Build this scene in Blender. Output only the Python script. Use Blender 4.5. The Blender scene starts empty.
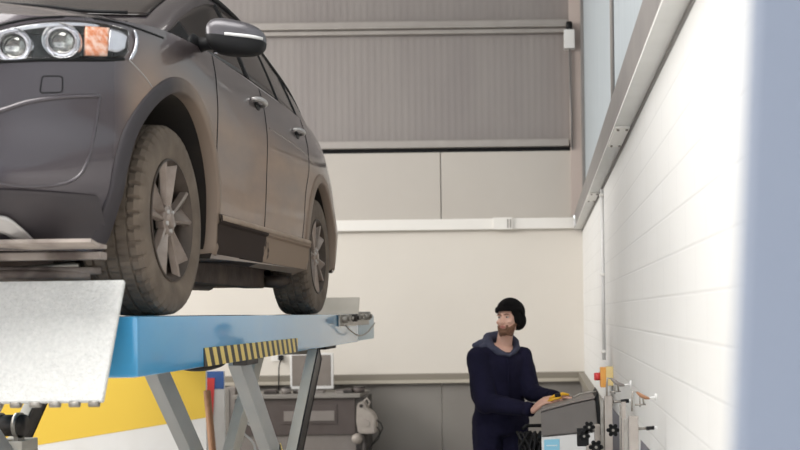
import bpy, bmesh, math, random
from mathutils import Vector, Matrix, Euler, noise
from mathutils.bvhtree import BVHTree
random.seed(7)
PI = math.pi
SC = bpy.context.scene
COL = SC.collection
CAMZ = 1.7
F = 1100.0
U0, V0 = 543.0, 312.0
ROLL = 0.0131

# ------------------------------------------------------------------ helpers
def tag(o, label=None, cat=None, group=None, kind=None):
    if label: o['label'] = label
    if cat: o['category'] = cat
    if group: o['group'] = group
    if kind: o['kind'] = kind
    return o

def empty(name, loc=(0, 0, 0), label=None, cat=None, group=None, rotz=0):
    o = bpy.data.objects.new(name, None)
    o.empty_display_size = 0.1
    COL.objects.link(o)
    o.location = loc
    o.rotation_euler = (0, 0, rotz)
    tag(o, label, cat, group)
    return o

def obj(name, bm, mat=None, parent=None, smooth=False, angle=None, loc=None):
    me = bpy.data.meshes.new(name)
    bm.normal_update()
    bm.to_mesh(me)
    bm.free()
    o = bpy.data.objects.new(name, me)
    COL.objects.link(o)
    if mat:
        for m in (mat if isinstance(mat, (list, tuple)) else [mat]):
            me.materials.append(m)
    if smooth:
        me.polygons.foreach_set('use_smooth', [True] * len(me.polygons))
        if angle:
            try: me.set_sharp_from_angle(angle=math.radians(angle))
            except Exception: pass
    if parent: o.parent = parent
    if loc: o.location = loc
    return o

def box(bm, c, s, rot=None, bevel=0.0, mi=0):
    r = bmesh.ops.create_cube(bm, size=1.0)
    vs = r['verts']
    for v in vs:
        v.co = Vector((v.co.x * s[0], v.co.y * s[1], v.co.z * s[2]))
    if bevel > 0:
        es = list({e for v in vs for e in v.link_edges})
        rb = bmesh.ops.bevel(bm, geom=es, offset=bevel, segments=2, affect='EDGES', profile=0.7)
        vs = list({v for v in rb['verts']} | {v for v in vs if v.is_valid})
        fs = set(f for v in vs for f in v.link_faces)
        vs = list({v for f in fs for v in f.verts})
    M = Matrix.Translation(Vector(c))
    if rot is not None:
        M = M @ (rot if isinstance(rot, Matrix) else Euler(rot).to_matrix().to_4x4())
    for v in vs: v.co = M @ v.co
    for f in {f for v in vs for f in v.link_faces}: f.material_index = mi
    return vs

def box2(bm, a, b, bevel=0.0, mi=0):
    c = [(a[i] + b[i]) / 2 for i in range(3)]
    s = [abs(b[i] - a[i]) for i in range(3)]
    return box(bm, c, s, None, bevel, mi)

def cyl(bm, p0, p1, r0, r1=None, seg=20, caps=True, mi=0):
    p0, p1 = Vector(p0), Vector(p1)
    if r1 is None: r1 = r0
    d = (p1 - p0); L = d.length
    q = d.to_track_quat('Z', 'Y').to_matrix()
    ra, rb = [], []
    for i in range(seg):
        a = 2 * PI * i / seg
        u = q @ Vector((math.cos(a), math.sin(a), 0))
        ra.append(bm.verts.new(p0 + u * r0)); rb.append(bm.verts.new(p1 + u * r1))
    for i in range(seg):
        f = bm.faces.new((ra[i], ra[(i + 1) % seg], rb[(i + 1) % seg], rb[i])); f.material_index = mi; f.smooth = True
    if caps:
        bm.faces.new(ra[::-1]).material_index = mi; bm.faces.new(rb).material_index = mi
    return ra + rb

def tube(bm, pts, r, seg=8, caps=True, mi=0):
    pts = [Vector(p) for p in pts]
    n = len(pts)
    rings = []
    up = None
    for i, p in enumerate(pts):
        t = (pts[min(i + 1, n - 1)] - pts[max(i - 1, 0)])
        if t.length < 1e-9: t = Vector((0, 0, 1))
        t.normalize()
        if up is None:
            up = Vector((0, 0, 1)) if abs(t.z) < .9 else Vector((1, 0, 0))
        x = t.cross(up).normalized(); up = x.cross(t).normalized()
        rr = r[i] if isinstance(r, (list, tuple)) else r
        rings.append([bm.verts.new(p + (x * math.cos(2 * PI * k / seg) + up * math.sin(2 * PI * k / seg)) * rr) for k in range(seg)])
    for a, b in zip(rings, rings[1:]):
        for k in range(seg):
            f = bm.faces.new((a[k], a[(k + 1) % seg], b[(k + 1) % seg], b[k])); f.material_index = mi; f.smooth = True
    if caps:
        bm.faces.new(rings[0][::-1]).material_index = mi; bm.faces.new(rings[-1]).material_index = mi
    return rings

def sph(bm, c, r, sub=2, mi=0, rot=None):
    if not isinstance(r, (list, tuple)): r = (r, r, r)
    vs = bmesh.ops.create_icosphere(bm, subdivisions=sub, radius=1.0)['verts']
    for v in vs:
        q = Vector((v.co.x * r[0], v.co.y * r[1], v.co.z * r[2]))
        if rot is not None: q = rot @ q
        v.co = q + Vector(c)
    for f in {f for v in vs for f in v.link_faces}: f.material_index = mi; f.smooth = True
    return vs

def prism(bm, poly, axis, a, b, mi=0):
    """poly: 2D points in the two other axes; extruded along axis from a to b"""
    def P(p, t):
        if axis == 'x': return (t, p[0], p[1])
        if axis == 'y': return (p[0], t, p[1])
        return (p[0], p[1], t)
    va = [bm.verts.new(P(p, a)) for p in poly]
    vb = [bm.verts.new(P(p, b)) for p in poly]
    n = len(poly)
    for i in range(n):
        bm.faces.new((va[i], va[(i + 1) % n], vb[(i + 1) % n], vb[i])).material_index = mi
    bm.faces.new(va[::-1]).material_index = mi; bm.faces.new(vb).material_index = mi
    bmesh.ops.recalc_face_normals(bm, faces=bm.faces)

def grid(bm, rows, closed=False, mi=0, flip=False, smooth=True):
    V = [[bm.verts.new(p) for p in r] for r in rows]
    for a, b in zip(V, V[1:]):
        n = len(a)
        for k in range(n if closed else n - 1):
            q = (a[k], a[(k + 1) % n], b[(k + 1) % n], b[k])
            if flip: q = q[::-1]
            f = bm.faces.new(q); f.material_index = mi; f.smooth = smooth
    return V

def interp(tab, x):
    """piecewise smooth (monotone cubic-ish) interpolation of a table [(x, v...)]"""
    if x <= tab[0][0]: return tab[0][1:] if len(tab[0]) > 2 else tab[0][1]
    if x >= tab[-1][0]: return tab[-1][1:] if len(tab[-1]) > 2 else tab[-1][1]
    for i in range(len(tab) - 1):
        if tab[i][0] <= x <= tab[i + 1][0]: break
    x0, x1 = tab[i][0], tab[i + 1][0]
    h = x1 - x0; t = (x - x0) / h
    res = []
    for k in range(1, len(tab[0])):
        y0, y1 = tab[i][k], tab[i + 1][k]
        d = (y1 - y0) / h
        dm = (y0 - tab[i - 1][k]) / (x0 - tab[i - 1][0]) if i > 0 else d
        dp = (tab[i + 2][k] - y1) / (tab[i + 2][0] - x1) if i + 2 < len(tab) else d
        m0 = 0 if dm * d <= 0 else 2 * dm * d / (dm + d)
        m1 = 0 if dp * d <= 0 else 2 * dp * d / (dp + d)
        res.append((2*t**3-3*t**2+1)*y0 + (t**3-2*t**2+t)*h*m0 + (-2*t**3+3*t**2)*y1 + (t**3-t**2)*h*m1)
    return tuple(res) if len(res) > 1 else res[0]

def pix(u, v, d):
    """world point seen at photograph pixel (u, v) at distance d in front of the lens"""
    a, b = u - U0, V0 - v
    x = a * math.cos(ROLL) + b * math.sin(ROLL)
    z = -a * math.sin(ROLL) + b * math.cos(ROLL)
    return Vector((x * d / F, d, CAMZ + z * d / F))

# ------------------------------------------------------------------ materials
def mat(name, col, rough=0.5, metal=0.0, col2=None, nscale=6.0, amt=0.5, bump=0.0, bscale=40.0, coat=0.0, spec=None, emit=None, detail=6.0, sheen=0.0, stretch=None):
    m = bpy.data.materials.new(name); m.use_nodes = True
    nt = m.node_tree; N = nt.nodes; L = nt.links
    b = N['Principled BSDF']
    b.inputs['Base Color'].default_value = (*col, 1)
    b.inputs['Roughness'].default_value = rough
    b.inputs['Metallic'].default_value = metal
    if coat: b.inputs['Coat Weight'].default_value = coat; b.inputs['Coat Roughness'].default_value = 0.08
    if spec is not None: b.inputs['Specular IOR Level'].default_value = spec
    if sheen: b.inputs['Sheen Weight'].default_value = sheen
    if emit:
        b.inputs['Emission Color'].default_value = (*emit[0], 1); b.inputs['Emission Strength'].default_value = emit[1]
    tc = N.new('ShaderNodeTexCoord')
    src = tc.outputs['Object']
    if stretch:
        mp = N.new('ShaderNodeMapping'); mp.inputs['Scale'].default_value = stretch
        L.new(src, mp.inputs['Vector']); src = mp.outputs['Vector']
    if col2:
        n = N.new('ShaderNodeTexNoise'); n.inputs['Scale'].default_value = nscale; n.inputs['Detail'].default_value = detail
        L.new(src, n.inputs['Vector'])
        r = N.new('ShaderNodeValToRGB'); r.color_ramp.elements[0].position = 0.5 - amt / 2; r.color_ramp.elements[1].position = 0.5 + amt / 2
        r.color_ramp.elements[0].color = (*col, 1); r.color_ramp.elements[1].color = (*col2, 1)
        L.new(n.outputs['Fac'], r.inputs['Fac']); L.new(r.outputs['Color'], b.inputs['Base Color'])
    if bump:
        n2 = N.new('ShaderNodeTexNoise'); n2.inputs['Scale'].default_value = bscale; n2.inputs['Detail'].default_value = 4
        L.new(src, n2.inputs['Vector'])
        bp = N.new('ShaderNodeBump'); bp.inputs['Strength'].default_value = bump; bp.inputs['Distance'].default_value = 0.01
        L.new(n2.outputs['Fac'], bp.inputs['Height']); L.new(bp.outputs['Normal'], b.inputs['Normal'])
    return m

def s2l(r, g, b):
    f = lambda c: ((c / 255) / 12.92) if c / 255 <= 0.04045 else (((c / 255) + 0.055) / 1.055) ** 2.4
    return (f(r), f(g), f(b))

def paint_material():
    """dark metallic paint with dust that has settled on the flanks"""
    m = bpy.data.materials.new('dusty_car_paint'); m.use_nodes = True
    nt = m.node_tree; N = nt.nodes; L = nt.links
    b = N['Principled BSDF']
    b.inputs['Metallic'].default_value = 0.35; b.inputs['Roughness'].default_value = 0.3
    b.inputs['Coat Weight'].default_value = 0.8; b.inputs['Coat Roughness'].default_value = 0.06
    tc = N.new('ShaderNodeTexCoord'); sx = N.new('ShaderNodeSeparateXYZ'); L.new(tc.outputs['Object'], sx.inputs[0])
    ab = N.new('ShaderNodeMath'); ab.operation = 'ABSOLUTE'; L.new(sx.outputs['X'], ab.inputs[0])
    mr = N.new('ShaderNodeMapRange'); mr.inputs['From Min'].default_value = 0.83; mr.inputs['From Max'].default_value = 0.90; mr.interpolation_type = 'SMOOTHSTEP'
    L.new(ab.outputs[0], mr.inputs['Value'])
    my = N.new('ShaderNodeMapRange'); my.inputs['From Min'].default_value = 1.05; my.inputs['From Max'].default_value = 0.80; my.inputs['To Min'].default_value = 0.12; my.interpolation_type = 'SMOOTHSTEP'  # dust thins with height; the step also paints the waist crease's shading
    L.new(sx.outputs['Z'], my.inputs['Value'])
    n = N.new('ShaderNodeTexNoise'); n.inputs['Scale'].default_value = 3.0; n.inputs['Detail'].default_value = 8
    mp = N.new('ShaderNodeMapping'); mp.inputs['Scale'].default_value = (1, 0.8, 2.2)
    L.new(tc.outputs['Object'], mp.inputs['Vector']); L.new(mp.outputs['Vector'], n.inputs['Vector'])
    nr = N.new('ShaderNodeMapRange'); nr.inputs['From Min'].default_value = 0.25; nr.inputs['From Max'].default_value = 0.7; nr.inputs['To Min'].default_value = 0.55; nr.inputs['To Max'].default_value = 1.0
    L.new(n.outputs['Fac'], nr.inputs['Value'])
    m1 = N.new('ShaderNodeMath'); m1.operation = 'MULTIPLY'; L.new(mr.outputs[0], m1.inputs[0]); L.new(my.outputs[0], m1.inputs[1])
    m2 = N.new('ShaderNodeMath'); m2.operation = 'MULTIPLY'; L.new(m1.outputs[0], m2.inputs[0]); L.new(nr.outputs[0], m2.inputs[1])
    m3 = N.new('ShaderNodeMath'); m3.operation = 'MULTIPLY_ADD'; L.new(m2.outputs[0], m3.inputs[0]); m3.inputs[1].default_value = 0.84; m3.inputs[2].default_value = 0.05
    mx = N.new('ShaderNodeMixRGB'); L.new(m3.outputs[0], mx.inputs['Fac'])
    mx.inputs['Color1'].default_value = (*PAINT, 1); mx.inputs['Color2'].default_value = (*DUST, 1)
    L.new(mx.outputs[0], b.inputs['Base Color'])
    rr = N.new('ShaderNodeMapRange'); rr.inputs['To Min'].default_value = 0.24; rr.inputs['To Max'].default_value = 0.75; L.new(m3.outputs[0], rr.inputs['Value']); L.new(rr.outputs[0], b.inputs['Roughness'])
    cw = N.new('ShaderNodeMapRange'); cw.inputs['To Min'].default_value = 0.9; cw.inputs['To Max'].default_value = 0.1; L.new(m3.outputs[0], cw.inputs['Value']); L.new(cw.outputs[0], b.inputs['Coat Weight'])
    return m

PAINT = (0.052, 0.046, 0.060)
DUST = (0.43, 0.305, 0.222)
M = {}
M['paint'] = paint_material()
M['plastic'] = mat('dusty_black_plastic', (0.028, 0.024, 0.029), 0.55, col2=(0.060, 0.050, 0.052), nscale=5)
M['cladding'] = mat('muddy_cladding', (0.10, 0.080, 0.066), 0.7, col2=(0.26, 0.205, 0.165), nscale=1.6, amt=0.12, bump=0.2, bscale=30)
def mud_material():
    m = bpy.data.materials.new('muddy_sill'); m.use_nodes = True
    nt = m.node_tree; N = nt.nodes; L = nt.links; b = N['Principled BSDF']; b.inputs['Roughness'].default_value = 0.8; b.inputs['Specular IOR Level'].default_value = .15
    tc = N.new('ShaderNodeTexCoord'); sx = N.new('ShaderNodeSeparateXYZ'); L.new(tc.outputs['Object'], sx.inputs[0])
    n = N.new('ShaderNodeTexNoise'); n.inputs['Scale'].default_value = 7; n.inputs['Detail'].default_value = 5; L.new(tc.outputs['Object'], n.inputs['Vector'])
    a = N.new('ShaderNodeMath'); a.operation = 'MULTIPLY_ADD'; L.new(n.outputs['Fac'], a.inputs[0]); a.inputs[1].default_value = .45; L.new(sx.outputs['Y'], a.inputs[2])
    r = N.new('ShaderNodeValToRGB'); r.color_ramp.elements[0].position = .12; r.color_ramp.elements[1].position = .15
    r.color_ramp.elements[0].color = (.038, .026, .021, 1); r.color_ramp.elements[1].color = (.30, .225, .17, 1)
    L.new(a.outputs[0], r.inputs['Fac']); L.new(r.outputs['Color'], b.inputs['Base Color'])
    return m
M['mud'] = mud_material()
M['sillpale'] = mat('pale_brown_sill', (0.44, 0.35, 0.28), 0.8, col2=(0.34, 0.26, 0.20), nscale=8, spec=.2)  # paler than the cladding below it
def moulding_material():
    m = bpy.data.materials.new('dusty_arch_plastic'); m.use_nodes = True
    nt = m.node_tree; N = nt.nodes; L = nt.links; b = N['Principled BSDF']; b.inputs['Roughness'].default_value = 0.6
    tc = N.new('ShaderNodeTexCoord'); sx = N.new('ShaderNodeSeparateXYZ'); L.new(tc.outputs['Object'], sx.inputs[0])
    n = N.new('ShaderNodeTexNoise'); n.inputs['Scale'].default_value = 6; n.inputs['Detail'].default_value = 5; L.new(tc.outputs['Object'], n.inputs['Vector'])
    a = N.new('ShaderNodeMath'); a.operation = 'MULTIPLY_ADD'; L.new(n.outputs['Fac'], a.inputs[0]); a.inputs[1].default_value = .3; L.new(sx.outputs['Y'], a.inputs[2])
    mr = N.new('ShaderNodeMapRange'); mr.inputs['From Min'].default_value = -1.45; mr.inputs['From Max'].default_value = -1.05; L.new(a.outputs[0], mr.inputs['Value'])
    r = N.new('ShaderNodeMixRGB'); r.inputs['Color1'].default_value = (.034, .028, .032, 1); r.inputs['Color2'].default_value = (.25, .185, .14, 1)
    L.new(mr.outputs[0], r.inputs['Fac']); L.new(r.outputs[0], b.inputs['Base Color'])
    return m
M['mould'] = moulding_material()
M['well'] = mat('wheel_well_liner', (0.012, 0.010, 0.010), 0.9, col2=(0.03, 0.022, 0.016), nscale=5)
M['tyre'] = mat('dusty_tyre_rubber', (0.085, 0.064, 0.048), 0.85, col2=(0.205, 0.160, 0.122), nscale=9, amt=0.6, bump=0.15, bscale=120)
M['rim'] = mat('dirty_alloy', (0.42, 0.35, 0.31), 0.36, 0.6, col2=(0.22, 0.175, 0.145), nscale=12, amt=0.6)
M['rimb'] = mat('dirty_rim_barrel', (0.10, 0.075, 0.06), 0.5, 0.4, col2=(0.05, 0.038, 0.03), nscale=12)
M['rimdark'] = mat('dark_inner_rim', (0.02, 0.016, 0.014), 0.7, 0.3)
M['disc'] = mat('brake_disc_steel', (0.45, 0.43, 0.42), 0.35, 0.9)
M['glass_dark'] = mat('tinted_glass', (0.012, 0.010, 0.010), 0.16, 0.0, col2=(0.03, 0.024, 0.022), nscale=2, spec=0.35)
M['black_trim'] = mat('black_gap', (0.006, 0.006, 0.007), 0.5, spec=.2)
M['chrome'] = mat('chrome', (0.75, 0.75, 0.77), 0.15, 1.0)
M['satin'] = mat('satin_silver_trim', (0.50, 0.48, 0.47), 0.4, 0.7)
M['lamp_black'] = mat('headlamp_black_bezel', (0.012, 0.011, 0.012), 0.35)
M['amber'] = mat('amber_reflector', (0.75, 0.24, 0.09), 0.25, 0.1, col2=(0.9, 0.62, 0.5), nscale=45, amt=0.25, bump=0.4, bscale=90)
M['reflector'] = mat('clear_reflector', (0.55, 0.55, 0.60), 0.2, 0.7, col2=(0.75, 0.75, 0.8), nscale=14)
M['undertray'] = mat('dirty_undertray', (0.13, 0.10, 0.085), 0.7, col2=(0.40, 0.34, 0.30), nscale=6, amt=.25, bump=0.2)
M['under'] = mat('rusty_chassis', (0.045, 0.032, 0.026), 0.8, col2=(0.16, 0.11, 0.08), nscale=8, bump=0.3)
M['exhaust'] = mat('dull_exhaust', (0.14, 0.11, 0.09), 0.55, 0.5, col2=(0.07, 0.05, 0.04), nscale=7)
M['blue'] = mat('glossy_blue_lift_paint', (0.012, 0.29, 0.60), 0.3, coat=1.0, col2=(0.06, 0.33, 0.58), nscale=3)
M['paleblue'] = mat('pale_blue_lift_paint', (0.40, 0.52, 0.60), 0.35, col2=(0.45, 0.56, 0.62), nscale=4)
M['leg'] = mat('scuffed_grey_lift_arm', (0.42, 0.43, 0.43), 0.45, 0.0, col2=(0.50, 0.49, 0.47), nscale=5)
M['legc'] = mat('dusty_beige_lift_arm', (0.62, 0.57, 0.49), 0.6, 0.0, col2=(0.72, 0.67, 0.59), nscale=6)
M['steel'] = mat('galvanised_steel', (0.42, 0.40, 0.37), 0.4, 0.7, col2=(0.26, 0.24, 0.21), nscale=20)
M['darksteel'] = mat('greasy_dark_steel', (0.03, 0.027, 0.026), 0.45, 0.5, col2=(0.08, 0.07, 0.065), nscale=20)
M['flap'] = mat('rough_white_ramp_coating', (0.74, 0.735, 0.71), 0.8, col2=(0.60, 0.60, 0.58), nscale=70, amt=0.5, bump=0.7, bscale=110)
M['black'] = mat('black_rubber', (0.008, 0.008, 0.009), 0.6, spec=.3)
M['white'] = mat('white_enamel', (0.80, 0.80, 0.80), 0.4, col2=(0.72, 0.71, 0.69), nscale=3)
M['navy'] = mat('navy_coverall_cloth', (0.0065, 0.0062, 0.020), 0.9, col2=(0.011, 0.010, 0.030), nscale=9, bump=0.55, bscale=13, spec=.2)
M['hood'] = mat('blue_grey_hood_cloth', (0.038, 0.042, 0.075), 0.9, col2=(0.06, 0.065, 0.105), nscale=25, bump=0.4, bscale=60)
M['beanie'] = mat('black_knit', (0.006, 0.0055, 0.006), 0.95, bump=0.8, bscale=120, spec=.15)
M['skin'] = mat('skin', (0.62, 0.36, 0.27), 0.5, col2=(0.70, 0.44, 0.35), nscale=18, amt=0.6)
M['beard'] = mat('brown_beard_hair', (0.11, 0.05, 0.027), 0.8, col2=(0.24, 0.12, 0.07), nscale=90, bump=0.6, bscale=200)
M['lip'] = mat('lip', (0.50, 0.20, 0.17), 0.5)
M['eye'] = mat('eye_white', (0.55, 0.50, 0.47), 0.25)
M['iris'] = mat('dark_iris', (0.03, 0.02, 0.018), 0.2)
M['toolyellow'] = mat('yellow_plastic', (0.85, 0.47, 0.03), 0.4)
M['ygrey'] = mat('yellow_panel', (0.78, 0.53, 0.055), 0.5)
M['red'] = mat('red_plastic', (0.75, 0.07, 0.07), 0.4)
M['orange'] = mat('orange_yellow_plastic', (0.90, 0.42, 0.09), 0.45)
M['wood'] = mat('brown_wood', (0.30, 0.14, 0.07), 0.6, col2=(0.40, 0.21, 0.11), nscale=8, stretch=(8, 8, 1))
M['bannerblue'] = mat('banner_blue', (0.05, 0.13, 0.38), 0.5)
M['console'] = mat('grey_brown_console', (0.155, 0.14, 0.13), 0.5, col2=(0.18, 0.165, 0.155), nscale=9)
M['cabinet'] = mat('dark_tool_cabinet', (0.085, 0.066, 0.062), 0.5, col2=(0.105, 0.086, 0.08), nscale=6)
M['cabinet2'] = mat('mid_grey_cabinet', (0.22, 0.195, 0.18), 0.5, col2=(0.26, 0.235, 0.22), nscale=6)
M['screen'] = mat('dusty_monitor_glass', (0.20, 0.175, 0.155), 0.3, col2=(0.24, 0.21, 0.19), nscale=7)
M['motor'] = mat('cast_aluminium', (0.46, 0.42, 0.38), 0.55, 0.2, col2=(0.36, 0.32, 0.29), nscale=12, bump=0.2)
M['sticker'] = mat('light_blue_sticker', (0.28, 0.62, 0.80), 0.5)
M['stickerline'] = mat('white_sticker_print', (0.75, 0.85, 0.9), 0.5)
M['concrete'] = mat('concrete_floor', (0.46, 0.44, 0.41), 0.6, col2=(0.54, 0.52, 0.49), nscale=2, bump=0.1)
M['postblue'] = mat('blue_grey_door_post', (0.235, 0.27, 0.345), 0.6, col2=(0.25, 0.285, 0.36), nscale=3)

def stripes_material():
    m = bpy.data.materials.new('hazard_stripes'); m.use_nodes = True
    nt = m.node_tree; N = nt.nodes; L = nt.links; b = N['Principled BSDF']; b.inputs['Roughness'].default_value = 0.4
    tc = N.new('ShaderNodeTexCoord'); sx = N.new('ShaderNodeSeparateXYZ'); L.new(tc.outputs['Object'], sx.inputs[0])
    a = N.new('ShaderNodeMath'); a.operation = 'MULTIPLY_ADD'; L.new(sx.outputs['Z'], a.inputs[0]); a.inputs[1].default_value = 0.55; L.new(sx.outputs['Y'], a.inputs[2])
    mlt = N.new('ShaderNodeMath'); mlt.operation = 'MULTIPLY'; L.new(a.outputs[0], mlt.inputs[0]); mlt.inputs[1].default_value = 9.5
    fr = N.new('ShaderNodeMath'); fr.operation = 'FRACT'; L.new(mlt.outputs[0], fr.inputs[0])
    gt = N.new('ShaderNodeMath'); gt.operation = 'GREATER_THAN'; L.new(fr.outputs[0], gt.inputs[0]); gt.inputs[1].default_value = 0.48
    mx = N.new('ShaderNodeMixRGB'); L.new(gt.outputs[0], mx.inputs['Fac']); mx.inputs['Color1'].default_value = (0.008, 0.008, 0.007, 1); mx.inputs['Color2'].default_value = (0.78, 0.60, 0.16, 1)
    L.new(mx.outputs[0], b.inputs['Base Color'])
    return m
M['stripes'] = stripes_material()

def glass_clear():
    m = bpy.data.materials.new('clear_lamp_lens'); m.use_nodes = True
    nt = m.node_tree; N = nt.nodes; L = nt.links
    N.remove(N['Principled BSDF'])
    t = N.new('ShaderNodeBsdfTransparent'); g = N.new('ShaderNodeBsdfGlossy'); g.inputs['Roughness'].default_value = 0.04
    lw = N.new('ShaderNodeLayerWeight'); lw.inputs['Blend'].default_value = .5
    pw = N.new('ShaderNodeMath'); pw.operation = 'POWER'; L.new(lw.outputs['Facing'], pw.inputs[0]); pw.inputs[1].default_value = 5
    fr = N.new('ShaderNodeMath'); fr.operation = 'MULTIPLY_ADD'; L.new(pw.outputs[0], fr.inputs[0]); fr.inputs[1].default_value = .5; fr.inputs[2].default_value = .03
    mx = N.new('ShaderNodeMixShader'); L.new(fr.outputs[0], mx.inputs[0]); L.new(t.outputs[0], mx.inputs[1]); L.new(g.outputs[0], mx.inputs[2])
    L.new(mx.outputs[0], N['Material Output'].inputs['Surface'])
    return m
M['lens'] = glass_clear()

def block_material(name, c1, mortar, bw, bh, axis, rot=0, msize=0.006, bump=0.22, smooth_mix=0.0):
    """painted blockwork in object coordinates; axis = horizontal axis of the wall"""
    m = bpy.data.materials.new(name); m.use_nodes = True
    nt = m.node_tree; N = nt.nodes; L = nt.links; b = N['Principled BSDF']; b.inputs['Roughness'].default_value = 0.55
    tc = N.new('ShaderNodeTexCoord'); sx = N.new('ShaderNodeSeparateXYZ'); L.new(tc.outputs['Object'], sx.inputs[0])
    cx = N.new('ShaderNodeCombineXYZ'); L.new(sx.outputs[axis], cx.inputs[0]); L.new(sx.outputs['Z'], cx.inputs[1])
    br = N.new('ShaderNodeTexBrick'); L.new(cx.outputs[0], br.inputs['Vector'])
    br.inputs['Scale'].default_value = 1.0; br.inputs['Brick Width'].default_value = bw; br.inputs['Row Height'].default_value = bh
    br.inputs['Mortar Size'].default_value = msize; br.inputs['Mortar Smooth'].default_value = 0.6; br.offset = 0.5
    br.inputs['Color1'].default_value = (*c1, 1); br.inputs['Color2'].default_value = (c1[0]*.975, c1[1]*.975, c1[2]*.97, 1); br.inputs['Mortar'].default_value = (*mortar, 1)
    L.new(br.outputs['Color'], b.inputs['Base Color'])
    n = N.new('ShaderNodeTexNoise'); n.inputs['Scale'].default_value = 60; L.new(tc.outputs['Object'], n.inputs['Vector'])
    ad = N.new('ShaderNodeMath'); ad.operation = 'MULTIPLY_ADD'; L.new(n.outputs['Fac'], ad.inputs[0]); ad.inputs[1].default_value = 0.15
    iv = N.new('ShaderNodeMath'); iv.operation = 'SUBTRACT'; iv.inputs[0].default_value = 1.0; L.new(br.outputs['Fac'], iv.inputs[1]); L.new(iv.outputs[0], ad.inputs[2])
    bp = N.new('ShaderNodeBump'); bp.inputs['Strength'].default_value = bump; bp.inputs['Distance'].default_value = 0.006
    L.new(ad.outputs[0], bp.inputs['Height']); L.new(bp.outputs['Normal'], b.inputs['Normal'])
    return m
M['block'] = block_material('white_painted_blockwork', (0.80, 0.80, 0.79), (0.735, 0.735, 0.725), 0.44, 0.146, 'Y')
M['backplaster'] = mat('cream_wall_paint', (0.715, 0.675, 0.615), 0.6, col2=(0.745, 0.705, 0.645), nscale=1.5)
M['backpanel'] = mat('cream_insulated_panel', (0.50, 0.465, 0.425), 0.5, col2=(0.53, 0.495, 0.45), nscale=1.5)
M['cladding_wall'] = mat('mauve_grey_cladding', (0.24, 0.215, 0.208), 0.5, col2=(0.275, 0.25, 0.237), nscale=1.2, stretch=(3, 3, .5))
M['rail'] = mat('galvanised_rail', (0.37, 0.345, 0.325), 0.45, 0.25, col2=(0.32, 0.295, 0.275), nscale=5)
M['trimwhite'] = mat('white_cable_trunking', (0.86, 0.84, 0.80), 0.45)
M['dado'] = mat('grey_dado_paint', (0.225, 0.208, 0.19), 0.5, col2=(0.26, 0.245, 0.225), nscale=1.5)
M['dadocap'] = mat('grey_dado_rail', (0.24, 0.215, 0.175), 0.5)
M['dadolip'] = mat('light_dado_lip', (0.48, 0.44, 0.37), 0.45)
M['skylight'] = mat('pale_translucent_sheet', (0.44, 0.49, 0.52), 0.5, col2=(0.38, 0.43, 0.465), nscale=2.5, stretch=(1, 4, .6))
M['beam'] = mat('grey_steel_beam', (0.19, 0.18, 0.175), 0.5, col2=(0.24, 0.225, 0.215), nscale=5)
M['beambounce'] = mat('bounce_lit_beam_soffit', (0.78, 0.78, 0.76), 0.5, col2=(0.70, 0.70, 0.68), nscale=4)  # floor bounce on the beam's underside put into this paler colour
M['pinkcream'] = mat('pinkish_cream_column_paint', (0.52, 0.44, 0.40), 0.5, col2=(0.56, 0.48, 0.44), nscale=3)
M['ceiling'] = mat('grey_roof_lining', (0.20, 0.19, 0.185), 0.7)
M['tube'] = mat('fluorescent_tube', (1, 1, 1), 0.5, emit=((1.0, 0.97, 0.92), 3.0))

def struct(name, bm, m, **k):
    o = obj(name, bm, m, **k); tag(o, kind='structure'); return o

# ================================================================== THE HALL
WX = 0.46          # right wall plane
BY = 12.5          # back wall plane
LX = -7.5
FY = -1.2
HZ = 6.6
bm = bmesh.new(); box2(bm, (LX - .2, FY, -.2), (WX + .5, BY + .4, 0)); struct('floor', bm, M['concrete'])
bm = bmesh.new(); box2(bm, (LX - .2, FY, HZ), (WX + .5, BY + .4, HZ + .2)); struct('ceiling', bm, M['ceiling'])
bm = bmesh.new(); box2(bm, (LX - .2, FY, 0), (LX, BY, HZ)); struct('wall_left', bm, M['backplaster'])
bm = bmesh.new()
box2(bm, (LX - .2, FY - .25, 4.0), (WX + .5, FY, HZ)); box2(bm, (LX - .2, FY - .25, 0), (-6.2, FY, 4.0)); box2(bm, (.38, FY - .25, 0), (WX + .5, FY, 4.0))
struct('wall_front', bm, mat('grey_front_wall', (.30, .28, .28), .6))
bm = bmesh.new(); box2(bm, (-22, -16, -.22), (16, FY - .25, -.02)); struct('floor_outside', bm, mat('yard_tarmac', (.20, .20, .20), .8, col2=(.26, .26, .26), nscale=3))
# right wall: blockwork below the beam, pale sheeting above
WT = CAMZ + 0.925
bm = bmesh.new(); box2(bm, (WX, FY, 0), (WX + .3, BY, WT)); struct('wall_right', bm, M['block'])
bm = bmesh.new(); box2(bm, (WX + .03, FY, WT), (WX + .3, BY, HZ)); struct('wall_right_sheeting', bm, M['skylight'])
# back wall
zs = CAMZ + 0.975     # top of smooth lower wall
bm = bmesh.new(); box2(bm, (LX, BY, 0), (WX + .3, BY + .3, zs)); struct('wall_back', bm, M['backplaster'])
zg = CAMZ + 1.845      # dark gap
bm = bmesh.new()
for a, b in ((LX, -3.9), (-3.89, -1.145), (-1.135, 0.36)):
    box2(bm, (a, BY - .03, zs), (b, BY + .25, zg - .02), bevel=.004)
struct('wall_back_panel', bm, M['backpanel'])
bm = bmesh.new(); box2(bm, (LX, BY + .02, zg - .04), (0.40, BY + .3, zg + .06)); struct('trim_1', bm, M['black_trim'])
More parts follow.
